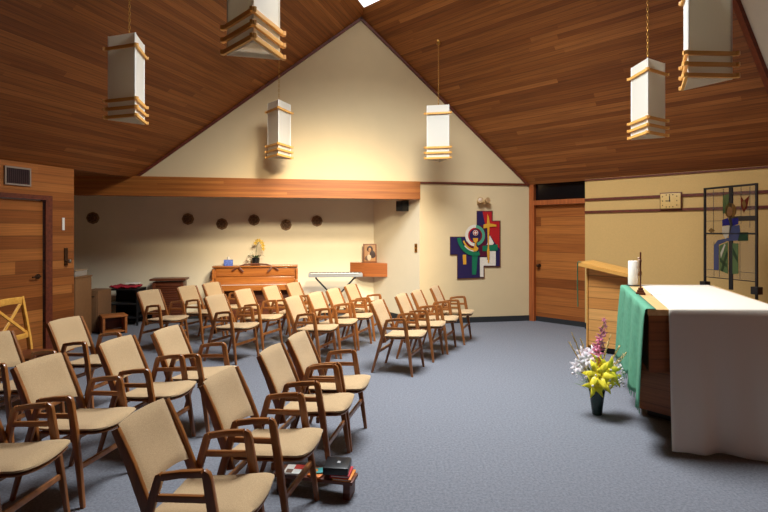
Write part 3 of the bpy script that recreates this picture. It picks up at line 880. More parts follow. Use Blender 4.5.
# figure: a = across 0..100, b = down 0..100 of the whole lit opening
piece('glass_piece', 'green', [(38, 8), (50, 6), (50, 28), (38, 28)])
circ = [(53 + 11 * math.cos(i * PI / 8), 25 + 8.5 * math.sin(i * PI / 8)) for i in range(16)]
piece('glass_piece', 'gold', circ)
circ = [(52 + 5.5 * math.cos(i * PI / 6), 26 + 5.5 * math.sin(i * PI / 6)) for i in range(12)]
piece('glass_piece', 'face', circ, -.011)
piece('glass_piece', 'royal', [(37, 35), (48, 33), (52, 41), (37, 42)], -.007)
piece('glass_piece', 'royal', [(56, 34), (68, 33), (68, 40), (58, 42)], -.007)
piece('glass_piece', 'white', [(37, 42.5), (52, 41.5), (50, 52), (44, 57), (37, 50)], -.007)
piece('glass_piece', 'blue', [(56, 42), (70, 41), (72, 50), (67, 58), (46, 59), (30, 63), (30, 92), (20, 92), (20, 64), (28, 58), (50, 55)], -.007)
piece('glass_piece', 'dgreen', [(70, 49), (86, 49), (86, 58), (67, 58.5)], -.007)
piece('glass_piece', 'green', [(31, 64), (48, 60), (48, 95), (31, 92)], -.007)
piece('glass_piece', 'green', [(57, 61), (68, 61), (68, 94), (57, 95)], -.007)
piece('glass_piece', 'dgreen', [(34, 92), (46, 70), (48, 74), (38, 93)], -.0115)
piece('glass_piece', 'dgreen', [(33, 78), (46, 84), (46, 88), (33, 82)], -.0115)
piece('glass_piece', 'dgreen', [(58, 66), (67, 76), (67, 82), (58, 73)], -.0115)
piece('glass_piece', 'white', [(34, 72), (42, 62), (44, 63), (35, 78)], -.0115)
piece('glass_piece', 'red', [(72, 9), (78, 15), (88, 10), (84, 22), (78, 28), (73, 21)])
piece('glass_piece', 'gold', [(75, 17), (80, 14), (83, 20), (79, 24)], -.0115)

piece('glass_piece', 'gold', [(8, 47), (14, 44), (22, 47), (14, 50)])
bm = bmesh.new()
def gp(a, b): return V((a / 100) * sw_, 0, 1.07 + (zt - 1.1) * (1 - b / 100))
for p0, p1 in (((18, 0), (18, 52)), ((38, 0), (38, 35)), ((0, 36), (37, 36)), ((72, 0), (72, 40)), ((88, 0), (88, 44)), ((19, 60), (19, 100)), ((70, 58), (70, 100)), ((30, 92), (30, 100)), ((0, 92), (100, 92))):
    tube(bm, [gp(*p0), gp(*p1)], .003, 6)
from_bm('lead_came', bm, iron, st)

# ------------------------------------------------------------------ wall clock
def on_wall(px, y, P0, n): return hit(px, y, P0, n)
ca = hit(661.5, 201, SA, eRn); cb_ = hit(681.5, 201, SA, eRn)
cc = (ca + cb_) / 2; cwid = (cb_ - ca).length
zc = cc.z
ck = tag(empty('wall_clock', cc, math.atan2(eR.y, eR.x)), 'rectangular pale wooden wall clock between the two dark rails', 'clock')
chh = 15.0 * cc.y / F
box('case', (0, -.025, 0), (cwid + .02, .048, chh + .03), M['dark_wood'], ck)
box('dial', (0, -.051, 0), (cwid, .006, chh), flat('birch_dial', lin(222, 184, 112), .5), ck)
for nm, a, ln_ in (('minute_hand', 90, .075), ('hour_hand', 178, .055)):
    bm = bmesh.new(); d = V(math.cos(math.radians(a)), 0, math.sin(math.radians(a)))
    bar(bm, [V(-.01, -.057, 0) - d * .012, V(-.01, -.057, 0) + d * ln_], .012, .003, V(0, 1, 0)); from_bm(nm, bm, M['black'], ck)
bm = bmesh.new()
for i in range(12):
    a = i * PI / 6
    rr = min(cwid * .42 / max(1e-6, abs(math.cos(a))), chh * .40 / max(1e-6, abs(math.sin(a))))
    rr = min(rr, .14)
    add_box(bm, (-.01 + rr * math.cos(a) * .85, -.0555, rr * math.sin(a)), (.012, .003, .016), 0, 0)
from_bm('hour_marks', bm, M['bronze'], ck)

# ------------------------------------------------------------------ tapestry cross on gable wall
gw = GP - gn * .02
tp = tag(empty('cross_hanging'), 'colourful cross shaped wall hanging with chalice and ring on the cream wall', 'wall hanging')
def tpx(zx, zy, o=0): return hit(440 + zx / 6.4, 205 + zy / 6.4, GP - gn * (.002 + o), gn)
cols = {'navy': lin(44, 34, 74), 'red': lin(176, 34, 36), 'dred': lin(120, 30, 40), 'green': lin(30, 110, 76), 'lgreen': lin(80, 150, 120), 'white': lin(224, 212, 194), 'gold': lin(214, 156, 50), 'edge': lin(120, 74, 44), 'maroon': lin(84, 24, 44)}
tm = {k: plain('felt_' + k, v, .85, var=.08, scale=60, spec=.15) for k, v in cols.items()}
def tpoly(name, col, pts, o): plate(name, [tpx(x, y, o) for x, y in pts], -gn * .006, tm[col], tp)
cross = [(237, 40), (332, 40), (332, 103), (382, 103), (382, 392), (280, 392), (280, 463), (112, 470), (112, 316), (66, 316), (66, 205), (237, 205)]
plate('backing_board', [tpx(x, y, 0) for x, y in [(234, 37), (335, 37), (335, 100), (385, 100), (385, 396), (283, 396), (283, 467), (109, 474), (109, 319), (63, 319), (63, 202), (234, 202)]], -gn * .02, tm['edge'], tp)
tpoly('fabric_panel', 'navy', cross, .02)
tpoly('fabric_panel', 'red', [(272, 42), (330, 42), (330, 105), (380, 105), (380, 280), (350, 240), (318, 190), (290, 130)], .026)
tpoly('fabric_panel', 'maroon', [(252, 130), (290, 130), (300, 330), (252, 330)], .026)
tpoly('fabric_panel', 'white', [(255, 335), (300, 335), (300, 350), (318, 350), (318, 295), (356, 295), (356, 388), (278, 388), (278, 460), (256, 460)], .027)
tpoly('fabric_panel', 'white', [(318, 195), (345, 245), (336, 255), (300, 255)], .032)
tpoly('fabric_panel', 'green', [(272, 262), (368, 252), (368, 290), (272, 296)], .033)
tpoly('fabric_panel', 'green', [(205, 310), (242, 310), (230, 445), (205, 445)], .027)
tpoly('fabric_panel', 'gold', [(145, 318), (166, 318), (168, 380), (148, 380)], .027)
def ring(name, col, cx_, cy_, r0, r1, a0, a1, o, n=28):
    pts = [(cx_ + r1 * math.cos(a0 + (a1 - a0) * i / n), cy_ + r1 * 1.08 * math.sin(a0 + (a1 - a0) * i / n)) for i in range(n + 1)]
    pts += [(cx_ + r0 * math.cos(a1 - (a1 - a0) * i / n), cy_ + r0 * 1.08 * math.sin(a1 - (a1 - a0) * i / n)) for i in range(n + 1)]
    tpoly(name, col, pts, o)
dd = math.radians
ring('disc_field', 'navy', 225, 195, 0.5, 60, 0, 2 * PI - .001, .030, 36)
ring('ring_band', 'white', 225, 195, 46, 64, dd(95), dd(275), .034)
ring('ring_band', 'red', 225, 195, 37, 46, dd(110), dd(270), .034)
ring('ring_band', 'lgreen', 225, 195, 44, 62, dd(-85), dd(75), .034)
ring('ring_band', 'dred', 225, 195, 36, 44, dd(-85), dd(60), .034)
ring('ring_arc', 'green', 225, 200, 92, 116, dd(75), dd(175), .036)
ring('ring_arc', 'gold', 225, 200, 74, 84, dd(80), dd(160), .036)
ring('ring_arc', 'dred', 225, 200, 60, 70, dd(100), dd(150), .037)
ring('ring_arc', 'white', 225, 200, 85, 91, dd(85), dd(140), .036)
ring('host_disc', 'white', 227, 178, .5, 17, 0, 2 * PI - .001, .042, 20)
ring('host_disc', 'red', 227, 178, .5, 14, 0, 2 * PI - .001, .046, 20)
tpoly('host_cross', 'white', [(224, 166), (230, 166), (230, 190), (224, 190)], .05)
tpoly('host_cross', 'white', [(215, 175), (239, 175), (239, 181), (215, 181)], .051)
tpoly('chalice', 'gold', [(210, 212), (244, 212), (240, 232), (231, 242), (231, 262), (245, 276), (240, 290), (214, 300), (216, 270), (224, 258), (224, 242), (214, 232)], .044)
tpoly('gold_cross', 'gold', [(304, 58), (312, 80), (318, 118), (360, 126), (360, 138), (316, 140), (312, 270), (318, 300), (314, 370), (306, 370), (300, 300), (306, 262), (302, 146), (278, 150), (278, 124), (300, 120)], .040)

# emergency light above it
ec = hit(482, 201.5, GP, gn)
et = tag(empty('emergency_light', ec, math.radians(10.3)), 'twin headed beige emergency light above the colourful hanging', 'lamp')
beige = flat('beige_enamel', lin(196, 160, 108), .5)
box('housing', (0, -.03, -.01), (.2, .06, .08), beige, et)
for s in (-1, 1):
    bm = bmesh.new()
    mt = Matrix.Translation((s * .065, -.085, .012)) @ Matrix.Rotation(math.radians(75), 4, 'X') @ Matrix.Rotation(math.radians(18 * s), 4, 'Y')
    lathe(bm, [(.02, -.03), (.045, -.01), (.056, .03), (.05, .034), (.044, .026)], 16)
    bmesh.ops.transform(bm, matrix=mt, verts=bm.verts[:])
    hd_ = from_bm('lamp_head', bm, beige, et)
    bm = bmesh.new(); lathe(bm, [(.043, .026), (.02, .03)], 16); bmesh.ops.transform(bm, matrix=mt, verts=bm.verts[:])
    from_bm('lens', bm, flat('frosted_lens', lin(176, 140, 100), .4), hd_)

# ------------------------------------------------------------------ alcove things
bpn = -gn
def bw(px, y, o=0): return hit(px, y, BP + bpn * o, gn)
medal = None
MED = [((93, 218), 'round dark carved medallion nearest the panelled wall on the alcove wall'), ((188, 219), 'round dark carved medallion second from the left on the alcove wall'),
       ((222, 224), 'round dark carved medallion above the blue tissue box'), ((254, 220), 'round dark carved medallion directly above the orchid'),
       ((286, 225), 'round dark carved medallion above the right end of the piano'), ((317, 221), 'round dark carved medallion above the keyboard')]
for (px, py), lab in MED:
    q = bw(px, py)
    if medal is None:
        medal = empty('wall_medallion')
        bm = bmesh.new()
        n = 24; prof = []
        rim = [bm.verts.new((.108 * (1 + .03 * math.cos(8 * 2 * PI * i / 48)) * math.cos(2 * PI * i / 48), 0, .108 * (1 + .03 * math.cos(8 * 2 * PI * i / 48)) * math.sin(2 * PI * i / 48))) for i in range(48)]
        rim2 = [bm.verts.new((v.co.x * .96, -.022, v.co.z * .96)) for v in rim]
        for i in range(48): bm.faces.new((rim[i], rim[(i + 1) % 48], rim2[(i + 1) % 48], rim2[i]))
        bm.faces.new(rim); bm.faces.new(rim2[::-1])
        from_bm('medallion_disc', bm, wood('carved_brown_wood', lin(120, 88, 52), lin(150, 112, 70), 'X', .5), medal)
        bm = bmesh.new()
        for i in range(8):
            a = i * PI / 4
            sphere(bm, (.062 * math.cos(a), -.022, .062 * math.sin(a)), .022, 1, .5, 1, 8, 6)
        sphere(bm, (0, -.022, 0), .034, 1, .45, 1)
        from_bm('carved_relief', bm, wood('carved_dark_relief', lin(84, 56, 32), lin(112, 78, 46), 'X', .5), medal)
        o = medal
    else: o = copy_tree(medal)
    o.location = q; o.rotation_euler = (0, 0, math.radians(10.3))
    tag(o, lab, 'medallion', 'carved medallions along the alcove wall')

# piano
pc = at_y(256.5, 266, 9.2); pc.z = 0
pT = 1.018
back = bw(257.0, 266)
po = V(back.x, back.y, 0) - gn * .34
pn = tag(empty('upright_piano', po, math.radians(10.3)), 'honey brown upright piano against the alcove back wall', 'piano')
PWd = 1.56
box('case', (0, .16, pT / 2 - .02), (PWd - .06, .28, pT - .06), M['piano'], pn, bevel=.006)
box('lid', (0, .14, pT - .014), (PWd, .36, .028), M['piano'], pn, bevel=.008)
box('fallboard', (0, -.03, .73), (PWd - .12, .05, .16), M['piano'], pn, bevel=.01)
box('key_bed', (0, -.12, .615), (PWd - .05, .30, .07), M['piano'], pn, bevel=.01)
box('key_slip', (0, -.26, .655), (PWd - .12, .025, .05), M['piano'], pn, bevel=.004)
box('keyboard', (0, -.15, .662), (1.22, .16, .024), M['keys'], pn)
for s in (-1, 1):
    box('cheek', (s * (PWd / 2 - .03), -.13, .70), (.06, .30, .13), M['piano'], pn, bevel=.015)
    box('side_panel', (s * (PWd / 2 - .02), .12, pT / 2 - .02), (.04, .34, pT - .07), M['piano'], pn, bevel=.008)
    bm = bmesh.new(); bar(bm, [(s * (PWd / 2 - .06), -.23, 0), (s * (PWd / 2 - .06), -.22, .58)], [.05, .08], [.05, .08], V(0, 1, 0), .4); from_bm('leg', bm, M['piano'], pn)
box('lower_panel', (0, -.0, .30), (PWd - .1, .03, .52), M['dark_wood'], pn)
box('upper_panel', (0, .012, .90), (PWd - .14, .02, .15), M['piano'], pn, bevel=.004)
# arched music desk
bm = bmesh.new()
pts = [(-.42, -.03, .93), (-.35, -.03, .985), (-.20, -.02, 1.04), (0, -.015, 1.055), (.20, -.02, 1.04), (.35, -.03, .985), (.42, -.03, .93)]
bar(bm, pts, .03, .02, V(0, 1, 0))
for s in (-1, 1): bar(bm, [(s * .30, -.03, 1.0), (s * .27, -.04, .95), (s * .22, -.045, .905)], .035, .02, V(0, 1, 0))
from_bm('music_desk', bm, M['dark_wood'], pn)
box('pedal_board', (0, -.03, .06), (.34, .08, .06), M['brass'], pn)
RZ = Matrix.Rotation(math.radians(10.3), 3, 'Z')
def on_piano(x, y): q = po + RZ @ V(x, y, 0); q.z = pT + .0005; return q
pcx = lambda px: (at_y(px, 240, (po + gn * .1).y + 0.0).x - po.x) / g.x + .085
# tissue box
q = on_piano(pcx(226.5), .10)
t = tag(empty('tissue_box', q, math.radians(14)), 'blue patterned tissue box on the left of the piano', 'tissue box')
bm = bmesh.new(); add_box(bm, (0, 0, .055), (.16, .12, .11), 0, .006); from_bm('carton', bm, plain('blue_print_card', lin(96, 120, 200), .6, var=.45, scale=60), t)
bm = bmesh.new(); 
tube(bm, [(0, 0, .108), (.005, .004, .13), (-.006, 0, .155), (.004, .006, .172)], [.028, .03, .02, .006], 7); from_bm('tissue', bm, M['linen'], t)
# orchid
q = on_piano(pcx(252.0), .17)
t = tag(empty('orchid', q), 'yellow orchid in a small black pot on top of the piano', 'potted plant')
bm = bmesh.new(); lathe(bm, [(.05, .012), (.062, .02), (.075, .14), (.070, .142), (.062, .125)], 20); from_bm('pot', bm, M['black'], t)
bm = bmesh.new(); lathe(bm, [(.02, .0), (.1, .003), (.105, .012), (.04, .012)], 20); from_bm('saucer', bm, M['dark_wood'], t)
def leafstrip(bm, pts, wd):
    pts = [Vector(p) for p in pts]; n = len(pts); prev = None
    for i, p in enumerate(pts):
        d = (pts[min(i + 1, n - 1)] - pts[max(i - 1, 0)]).normalized()
        sd_ = d.cross(UP).normalized() if abs(d.z) < .98 else V(1, 0, 0)
        ww = wd * math.sin(PI * (.12 + .86 * i / (n - 1)))
        up_ = sd_.cross(d).normalized()
        cur = [bm.verts.new(p - sd_ * ww), bm.verts.new(p + up_ * ww * -.25), bm.verts.new(p + sd_ * ww)]
        if prev:
            bm.faces.new((prev[0], prev[1], cur[1], cur[0])); bm.faces.new((prev[1], prev[2], cur[2], cur[1]))
        prev = cur
green_leaf = plain('dark_leaf', lin(52, 78, 40), .4, var=.2)
for a in (0, 70, 150, 215, 290):
    bm = bmesh.new(); c_, s_ = math.cos(dd(a)), math.sin(dd(a))
    leafstrip(bm, [(c_ * .02, s_ * .02, .13), (c_ * .07, s_ * .07, .18), (c_ * .13, s_ * .13, .19), (c_ * .18, s_ * .18, .16)], .026)
    from_bm('leaf', bm, green_leaf, t)
stem = plain('green_stem', lin(84, 96, 50), .5)
bm = bmesh.new(); tube(bm, [(0, 0, .12), (.01, 0, .25), (.03, -.01, .38), (.08, -.02, .46), (.14, -.03, .44), (.17, -.03, .36)], .0045, 6); from_bm('stem', bm, stem, t)
bm = bmesh.new(); tube(bm, [(0, 0, .12), (-.05, -.01, .2), (-.09, -.01, .24)], .004, 6); from_bm('stem', bm, stem, t)
def blossom(name, c, r, m, parent, tilt=0, pet=5, elong=1.0):
    bm = bmesh.new()
    for i in range(pet):
        a = 2 * PI * i / pet
        q0 = V(math.cos(a), 0, math.sin(a))
        k = []
        for f, wv, fo in ((.05, .10, 0), (.38, .21, -.14), (.72, .15, -.18), (1.05, .015, -.06)):
            pr = V(-math.sin(a), 0, math.cos(a))
            b0 = q0 * (r * f * elong) + V(0, r * fo, 0)
            k.append((b0 - pr * r * wv, b0 + V(0, r * .07, 0), b0 + pr * r * wv))
        vs = [[bm.verts.new(x) for x in kk] for kk in k]
        for r0, r1 in zip(vs, vs[1:]):
            bm.faces.new((r0[0], r0[1], r1[1], r1[0])); bm.faces.new((r0[1], r0[2], r1[2], r1[1]))
    sphere(bm, (0, -r * .10, 0), r * .10, u=8, v=6)
    o = from_bm(name, bm, m, parent, angle=70); o.location = c
    o.rotation_euler = (tilt, 0, random.uniform(-.6, .6))
    md = o.modifiers.new('thickness', 'SOLIDIFY'); md.thickness = .002
    return o
yel = plain('yellow_petal', lin(236, 196, 70), .6, var=.1); cream_p = plain('cream_petal', lin(240, 232, 206), .6, var=.05)
for c_ in ((.03, -.03, .46), (.08, -.04, .47), (.13, -.05, .43), (.15, -.05, .37), (.16, -.05, .31), (.0, -.02, .42)): blossom('blossom', c_, .05, yel, t)
for c_ in ((-.11, -.03, .19), (-.07, -.03, .24), (-.13, -.02, .12)): blossom('blossom', c_, .04, cream_p, t)

# electronic keyboard on a folding stand
kc = at_y(335.5, 278, 9.35)
kt = tag(empty('electronic_keyboard', (kc.x, kc.y, .815), math.radians(7)), 'silver grey electronic keyboard on a black folding stand', 'keyboard')
KW = 1.0
box('body', (0, .02, .035), (KW, .30, .07), M['silver'], kt, bevel=.015)
box('white_keys', (-.02, -.085, .068), (KW - .12, .12, .016), M['keys'], kt)
bm = bmesh.new()
for i in range(42):
    if i % 7 in (2, 6): continue
    add_box(bm, (-.02 - (KW - .14) / 2 + (i + .6) * (KW - .14) / 42, -.065, .080), (.012, .075, .012), 0, 0)
from_bm('black_keys', bm, M['black'], kt)['kind'] = 'stuff'
box('control_panel', (0, .09, .072), (KW - .3, .10, .006), flat('grey_panel', lin(120, 122, 126), .5), kt)
for s in (-1, 1): box('speaker_grille', (s * (KW / 2 - .09), .09, .072), (.13, .11, .006), M['black'], kt)
ks = tag(empty('keyboard_stand', (kc.x, kc.y, 0), math.radians(7)), 'black folding cross stand carrying the electronic keyboard', 'stand')
for s in (-1, 1):
    bm = bmesh.new(); bar(bm, [(-.36 * s, .03 * s, .02), (.36 * s, .03 * s, .79)], .03, .025, V(0, 1, 0)); from_bm('leg', bm, M['black'], ks)
    bm = bmesh.new(); bar(bm, [(.36 * s, -.14, .80), (.36 * s, .17, .80)], .028, .03, UP); from_bm('support_arm', bm, M['black'], ks)
    bm = bmesh.new(); bar(bm, [(-.36 * s, -.2, .014), (-.36 * s, .2, .014)], .028, .028, UP); from_bm('foot_bar', bm, M['black'], ks)

# corner shelf with icon
s_l = V(-.68, 10.05, 0) - gn * .0; s_f = V(-.384, 9.80, 0); s_r = V(.068, 9.742, 0)
sl2 = bw(350, 262); sl2.z = 0
side_n = V(.816, .578, 0)
sh = tag(prism('corner_shelf', [sl2, s_f, s_r + V(-.002, -.002, 0), BP - V(.006, .01, 0)], .775, 1.04, M['shelf'], None, .003), 'wooden box shelf fixed in the right corner of the alcove', 'shelf')
ip = at_y(370, 262, 9.95)
it = tag(empty('icon_painting', (ip.x, ip.y, 1.0405), math.radians(6)), 'small framed painting of two figures standing on the corner shelf', 'painting')
IW, IH = .27, .375
def ibox(nm, x, z, wv, hv, m, y): 
    b = box(nm, (x, y + z * .12, z), (wv, .012, hv), m, it, bevel=.002); b.rotation_euler = (-math.atan(.12), 0, 0); return b
ibox('frame', 0, IH / 2, IW, IH, flat('walnut_frame', lin(128, 76, 40), .5), 0)
ibox('painted_panel', 0, IH / 2, IW - .05, IH - .05, flat('gold_ochre_paint', lin(180, 130, 80), .5), -.006)
def iblob(nm, x, z, rx, rz_, m, y=-.013):
    bm = bmesh.new(); sphere(bm, (0, 0, 0), 1, rx, .006, rz_, 16, 10)
    o = from_bm(nm, bm, m, it); o.location = (x, y + z * .12, z); return o
dk = flat('dark_robe_paint', lin(62, 40, 36), .5); sk_ = flat('flesh_paint', lin(196, 150, 110), .5); lt_ = flat('pale_robe_paint', lin(210, 190, 160), .5)
iblob('painted_figure', 0, .26, .06, .075, dk); iblob('painted_figure', .05, .14, .06, .10, dk); iblob('painted_figure', -.05, .08, .055, .06, flat('brown_robe_paint', lin(104, 74, 54), .5))
iblob('painted_figure', -.005, .255, .03, .042, sk_, -.018); iblob('painted_figure', -.035, .165, .026, .034, sk_, -.018); iblob('painted_figure', -.02, .1, .045, .06, lt_, -.018)

# loudspeaker and switch on the alcove side wall
swd = (BP - K).normalized(); swn = V(-swd.y, swd.x, 0)
if swn.x > 0: swn = -swn
q = K + swd * .41
sp_ = tag(empty('wall_speaker', q + UP * 2.13, math.atan2(swd.y, swd.x)), 'small black loudspeaker mounted under the right end of the beam', 'speaker')
box('cabinet', (0, .075, 0), (.20, .14, .19), M['black'], sp_)
box('grille_cloth', (0, .148, 0), (.17, .008, .16), flat('black_grille', lin(34, 36, 40), .9), sp_)
q = K + swd * .10
sp2 = tag(empty('brass_switch_plate', q + UP * 1.36, math.atan2(swd.y, swd.x)), 'small brass switch plate on the alcove side wall near its edge', 'switch')
box('plate', (0, .004, 0), (.075, .008, .16), M['brass'], sp2)
for z in (-.035, .035): box('toggle', (0, .012, z), (.02, .014, .03), M['bronze'], sp2)

# louvred cabinet
q0 = at_y(148.5, 280, 8.95); q1 = at_y(182.5, 280, 9.0)
ang = math.radians(10.3)
cm = (q0 + q1) / 2
lc = tag(empty('louvred_cabinet', (cm.x, cm.y + .18, 0), ang), 'dark brown louvred wooden cabinet against the alcove back wall', 'cabinet')
wd_ = (q1 - q0).length
box('carcass', (0, .02, .38), (wd_ - .07, .28, .74), M['dark_wood'], lc)
box('top', (0, .0, .79), (wd_ + .02, .36, .035), M['dark_wood'], lc)
bm = bmesh.new()
for i in range(16): add_box(bm, (0, -.128, .07 + i * .041), (wd_ - .13, .02, .024), 0, .002)
from_bm('louvre_door', bm, M['dark_wood'], lc)
for s in (-1, 1): box('stile', (s * (wd_ / 2 - .055), -.128, .38), (.05, .025, .72), M['dark_wood'], lc)

# left storage corner
q = at_y(83, 278, 7.55)
t = tag(empty('storage_cabinet', (q.x - .26, q.y + .2, 0), math.radians(0)), 'tall tan laminate cabinet just past the panelled left wall', 'cabinet')
zc_ = H - 46 * 7.55 / F
box('body', (0, 0, zc_ / 2), (.30, .42, zc_ - .02), M['cabinet_tan'], t)
box('top', (0, 0, zc_), (.32, .44, .025), M['cabinet_tan'], t)
box('door', (.0, -.214, zc_ / 2), (.27, .012, zc_ - .08), M['cabinet_tan'], t)
t2 = tag(empty('plastic_bin', (q.x - .24, q.y + .16, zc_ + .0135)), 'clear plastic storage bin on top of the tall tan cabinet', 'bin')
bm = bmesh.new(); add_box(bm, (0, 0, .045), (.24, .30, .09), 0, .015); from_bm('tub', bm, glass('cloudy_plastic', (.8, .72, .6, 1), .55), t2)
box('lid', (0, 0, .096), (.26, .32, .012), flat('cloudy_lid', lin(176, 150, 116), .4), t2)
q = at_y(102.5, 291, 8.2); z2 = H - 59 * 8.2 / F
t = tag(empty('low_cabinet', (q.x - .21, q.y + .2, 0)), 'low brown box cabinet beside the tall tan cabinet', 'cabinet')
box('body', (0, 0, z2 / 2), (.27, .4, z2), M['carton'], t)
box('door', (0, -.205, z2 / 2), (.24, .012, z2 - .06), M['carton'], t)
box('handle', (.06, -.216, z2 - .09), (.05, .012, .015), M['bronze'], t)
q = at_y(124, 290, 8.75); z3 = H - 58 * 8.75 / F
t = tag(empty('black_cart', (q.x - .06, q.y + .22, 0), math.radians(6)), 'black two shelf cart under a red cloth by the alcove wall', 'cart')
for z in (.14, .38, z3): box('shelf', (0, 0, z), (.52, .40, .025), M['black'], t)
for sx_ in (-1, 1):
    for sy_ in (-1, 1): box('leg', (sx_ * .245, sy_ * .185, z3 / 2), (.03, .03, z3), M['black'], t)
box('back_panel', (0, .2, z3 / 2), (.5, .01, z3 - .05), M['black'], t)
box('side_panel', (.255, 0, z3 / 2 + .1), (.01, .34, z3 - .24), M['black'], t)
q3 = V(q.x - .06, q.y + .2, z3 + .034)
bm = bmesh.new()
n = 12
vs = [[bm.verts.new((-.22 + .44 * i / n, -.17 + .32 * j / n, .022 + .018 * math.sin(i * 1.3) * math.cos(j * 1.1) + .008 * math.sin(j * 2.7 + i))) for j in range(n + 1)] for i in range(n + 1)]
for i in range(n):
    for j in range(n): bm.faces.new((vs[i][j], vs[i + 1][j], vs[i + 1][j + 1], vs[i][j + 1]))
rc = from_bm('folded_cloth', bm, flat('crimson_cloth', lin(176, 34, 52), .8), angle=80); rc.location = q3
md = rc.modifiers.new('thickness', 'SOLIDIFY'); md.thickness = .02; md.offset = -1
tag(rc, 'crumpled red cloth lying on top of the black cart', 'cloth')
pp = box('paper_sheaf', (q3.x + .09, q3.y + .06, q3.z + .062), (.24, .2, .012), M['keys'], None, .3); tag(pp, 'white paper sheaf lying on the red cloth on the cart', 'paper')
# small wooden step stool
q = at_z(114, 333, 0)
t = tag(empty('step_stool', (q.x - .02, q.y + .02, 0), math.radians(38)), 'small brown wooden box stool, open at the front, beside the low cabinet', 'stool')
for sg in (-1, 1): box('side_panel', (sg * .16, 0, .135), (.035, .30, .27), M['stool'], t)
box('side_panel', (-.0, .14, .16), (.29, .02, .22), M['dark_wood'], t)
box('top', (0, 0, .2845), (.37, .32, .028), M['stool'], t)
box('bottom_shelf', (0, 0, .035), (.285, .28, .02), M['stool'], t)

# ------------------------------------------------------------------ flowers on floor
fp = at_z(597, 414.5, 0)
ft = tag(empty('flower_arrangement', fp), 'bouquet of yellow lilies and pink gladiolus in a dark green vase on the carpet', 'flowers')
vm = plain('dark_green_glazed_vase', lin(16, 44, 38), .12, var=.1)
bm = bmesh.new(); lathe(bm, [(.034, 0), (.042, .006), (.044, .02), (.056, .12), (.066, .2), (.070, .22), (.064, .22), (.05, .12), (.03, .03)], 28); from_bm('vase', bm, vm, ft)
lily = plain('lemon_lily_petal', lin(255, 232, 60), .5, var=.04)
for c_, r_ in (((-.035, -.12, .39), .135), ((.06, -.09, .43), .12), ((-.075, -.11, .30), .11), ((.0, -.03, .46), .11), ((.10, -.08, .36), .10), ((.02, -.10, .31), .09)):
    blossom('lily', c_, r_, lily, ft, -.35, 6, 1.05)
white_p = plain('white_petal', lin(250, 240, 244), .6, var=.04)
for i, c_ in enumerate(((-.10, -.02, .50), (-.15, -.02, .47), (-.06, .0, .53), (-.11, .04, .54), (-.02, .03, .55), (-.17, .02, .43))): blossom('white_blossom', c_, .072, white_p, ft, -.4, 7)
pink = plain('pink_gladiolus_petal', lin(255, 140, 172), .55, var=.15)
gl = bmesh.new(); tube(gl, [(0, 0, .15), (-.02, .0, .48), (.07, .0, .86)], .005, 6); go = from_bm('gladiolus_stem', gl, stem, ft)
for i in range(13):
    f = i / 12
    r_ = .062 * (1 - f * .6)
    a = i * 2.4
    blossom('gladiolus_floret', (-.02 + .09 * f + .018 * math.cos(a), -.012 + .012 * math.sin(a), .50 + .36 * f), r_, pink, go, -.3, 5)
straw = plain('dry_straw', lin(226, 190, 128), .7)
for dx, dy, hz in ((-.26, 0, .66), (-.22, .03, .74), (-.13, .05, .68), (.15, .05, .72), (.22, .02, .62), (.11, .02, .66), (.27, .0, .56)):
    bm = bmesh.new(); tube(bm, [(dx * .1, dy * .1, .15), (dx * .45, dy, .42), (dx * .8, dy, hz * .87), (dx, dy, hz)], [.005, .005, .0045, .003], 5)
    for k in range(9):
        f = .55 + .05 * k; z = .42 + (hz - .42) * (f - .45) / .55
        tube(bm, [(dx * f, dy, z), (dx * f + random.uniform(-.012, .012), dy + random.uniform(-.01, .01), z + .02)], [.007, .002], 4)
    from_bm('dried_grass_stem', bm, straw, ft)
# fine greenery and tiny white sprays: beyond counting
bm = bmesh.new()
for i in range(150):
    a = random.uniform(0, 2 * PI); rr = random.uniform(.06, .22); z = random.uniform(.26, .46)
    c_, s_ = math.cos(a) * rr, math.sin(a) * rr * .7
    leafstrip(bm, [(c_ * .25, s_ * .25, .2), (c_ * .7, s_ * .7, z * .8 + .04), (c_, s_, z)], random.uniform(.004, .010))
from_bm('greenery', bm, plain('mid_green_foliage', lin(112, 136, 74), .6, var=.3), ft)['kind'] = 'stuff'
bm = bmesh.new()
for i in range(170):
    a = random.uniform(-.9, 1.2) if random.random() < .75 else random.uniform(0, 2 * PI)
    rr = random.uniform(.08, .25); z = random.uniform(.27, .47)
    sphere(bm, (math.cos(a) * rr, math.sin(a) * rr * .7, z), random.uniform(.006, .013), u=6, v=4)
from_bm('white_spray', bm, white_p, ft)['kind'] = 'stuff'

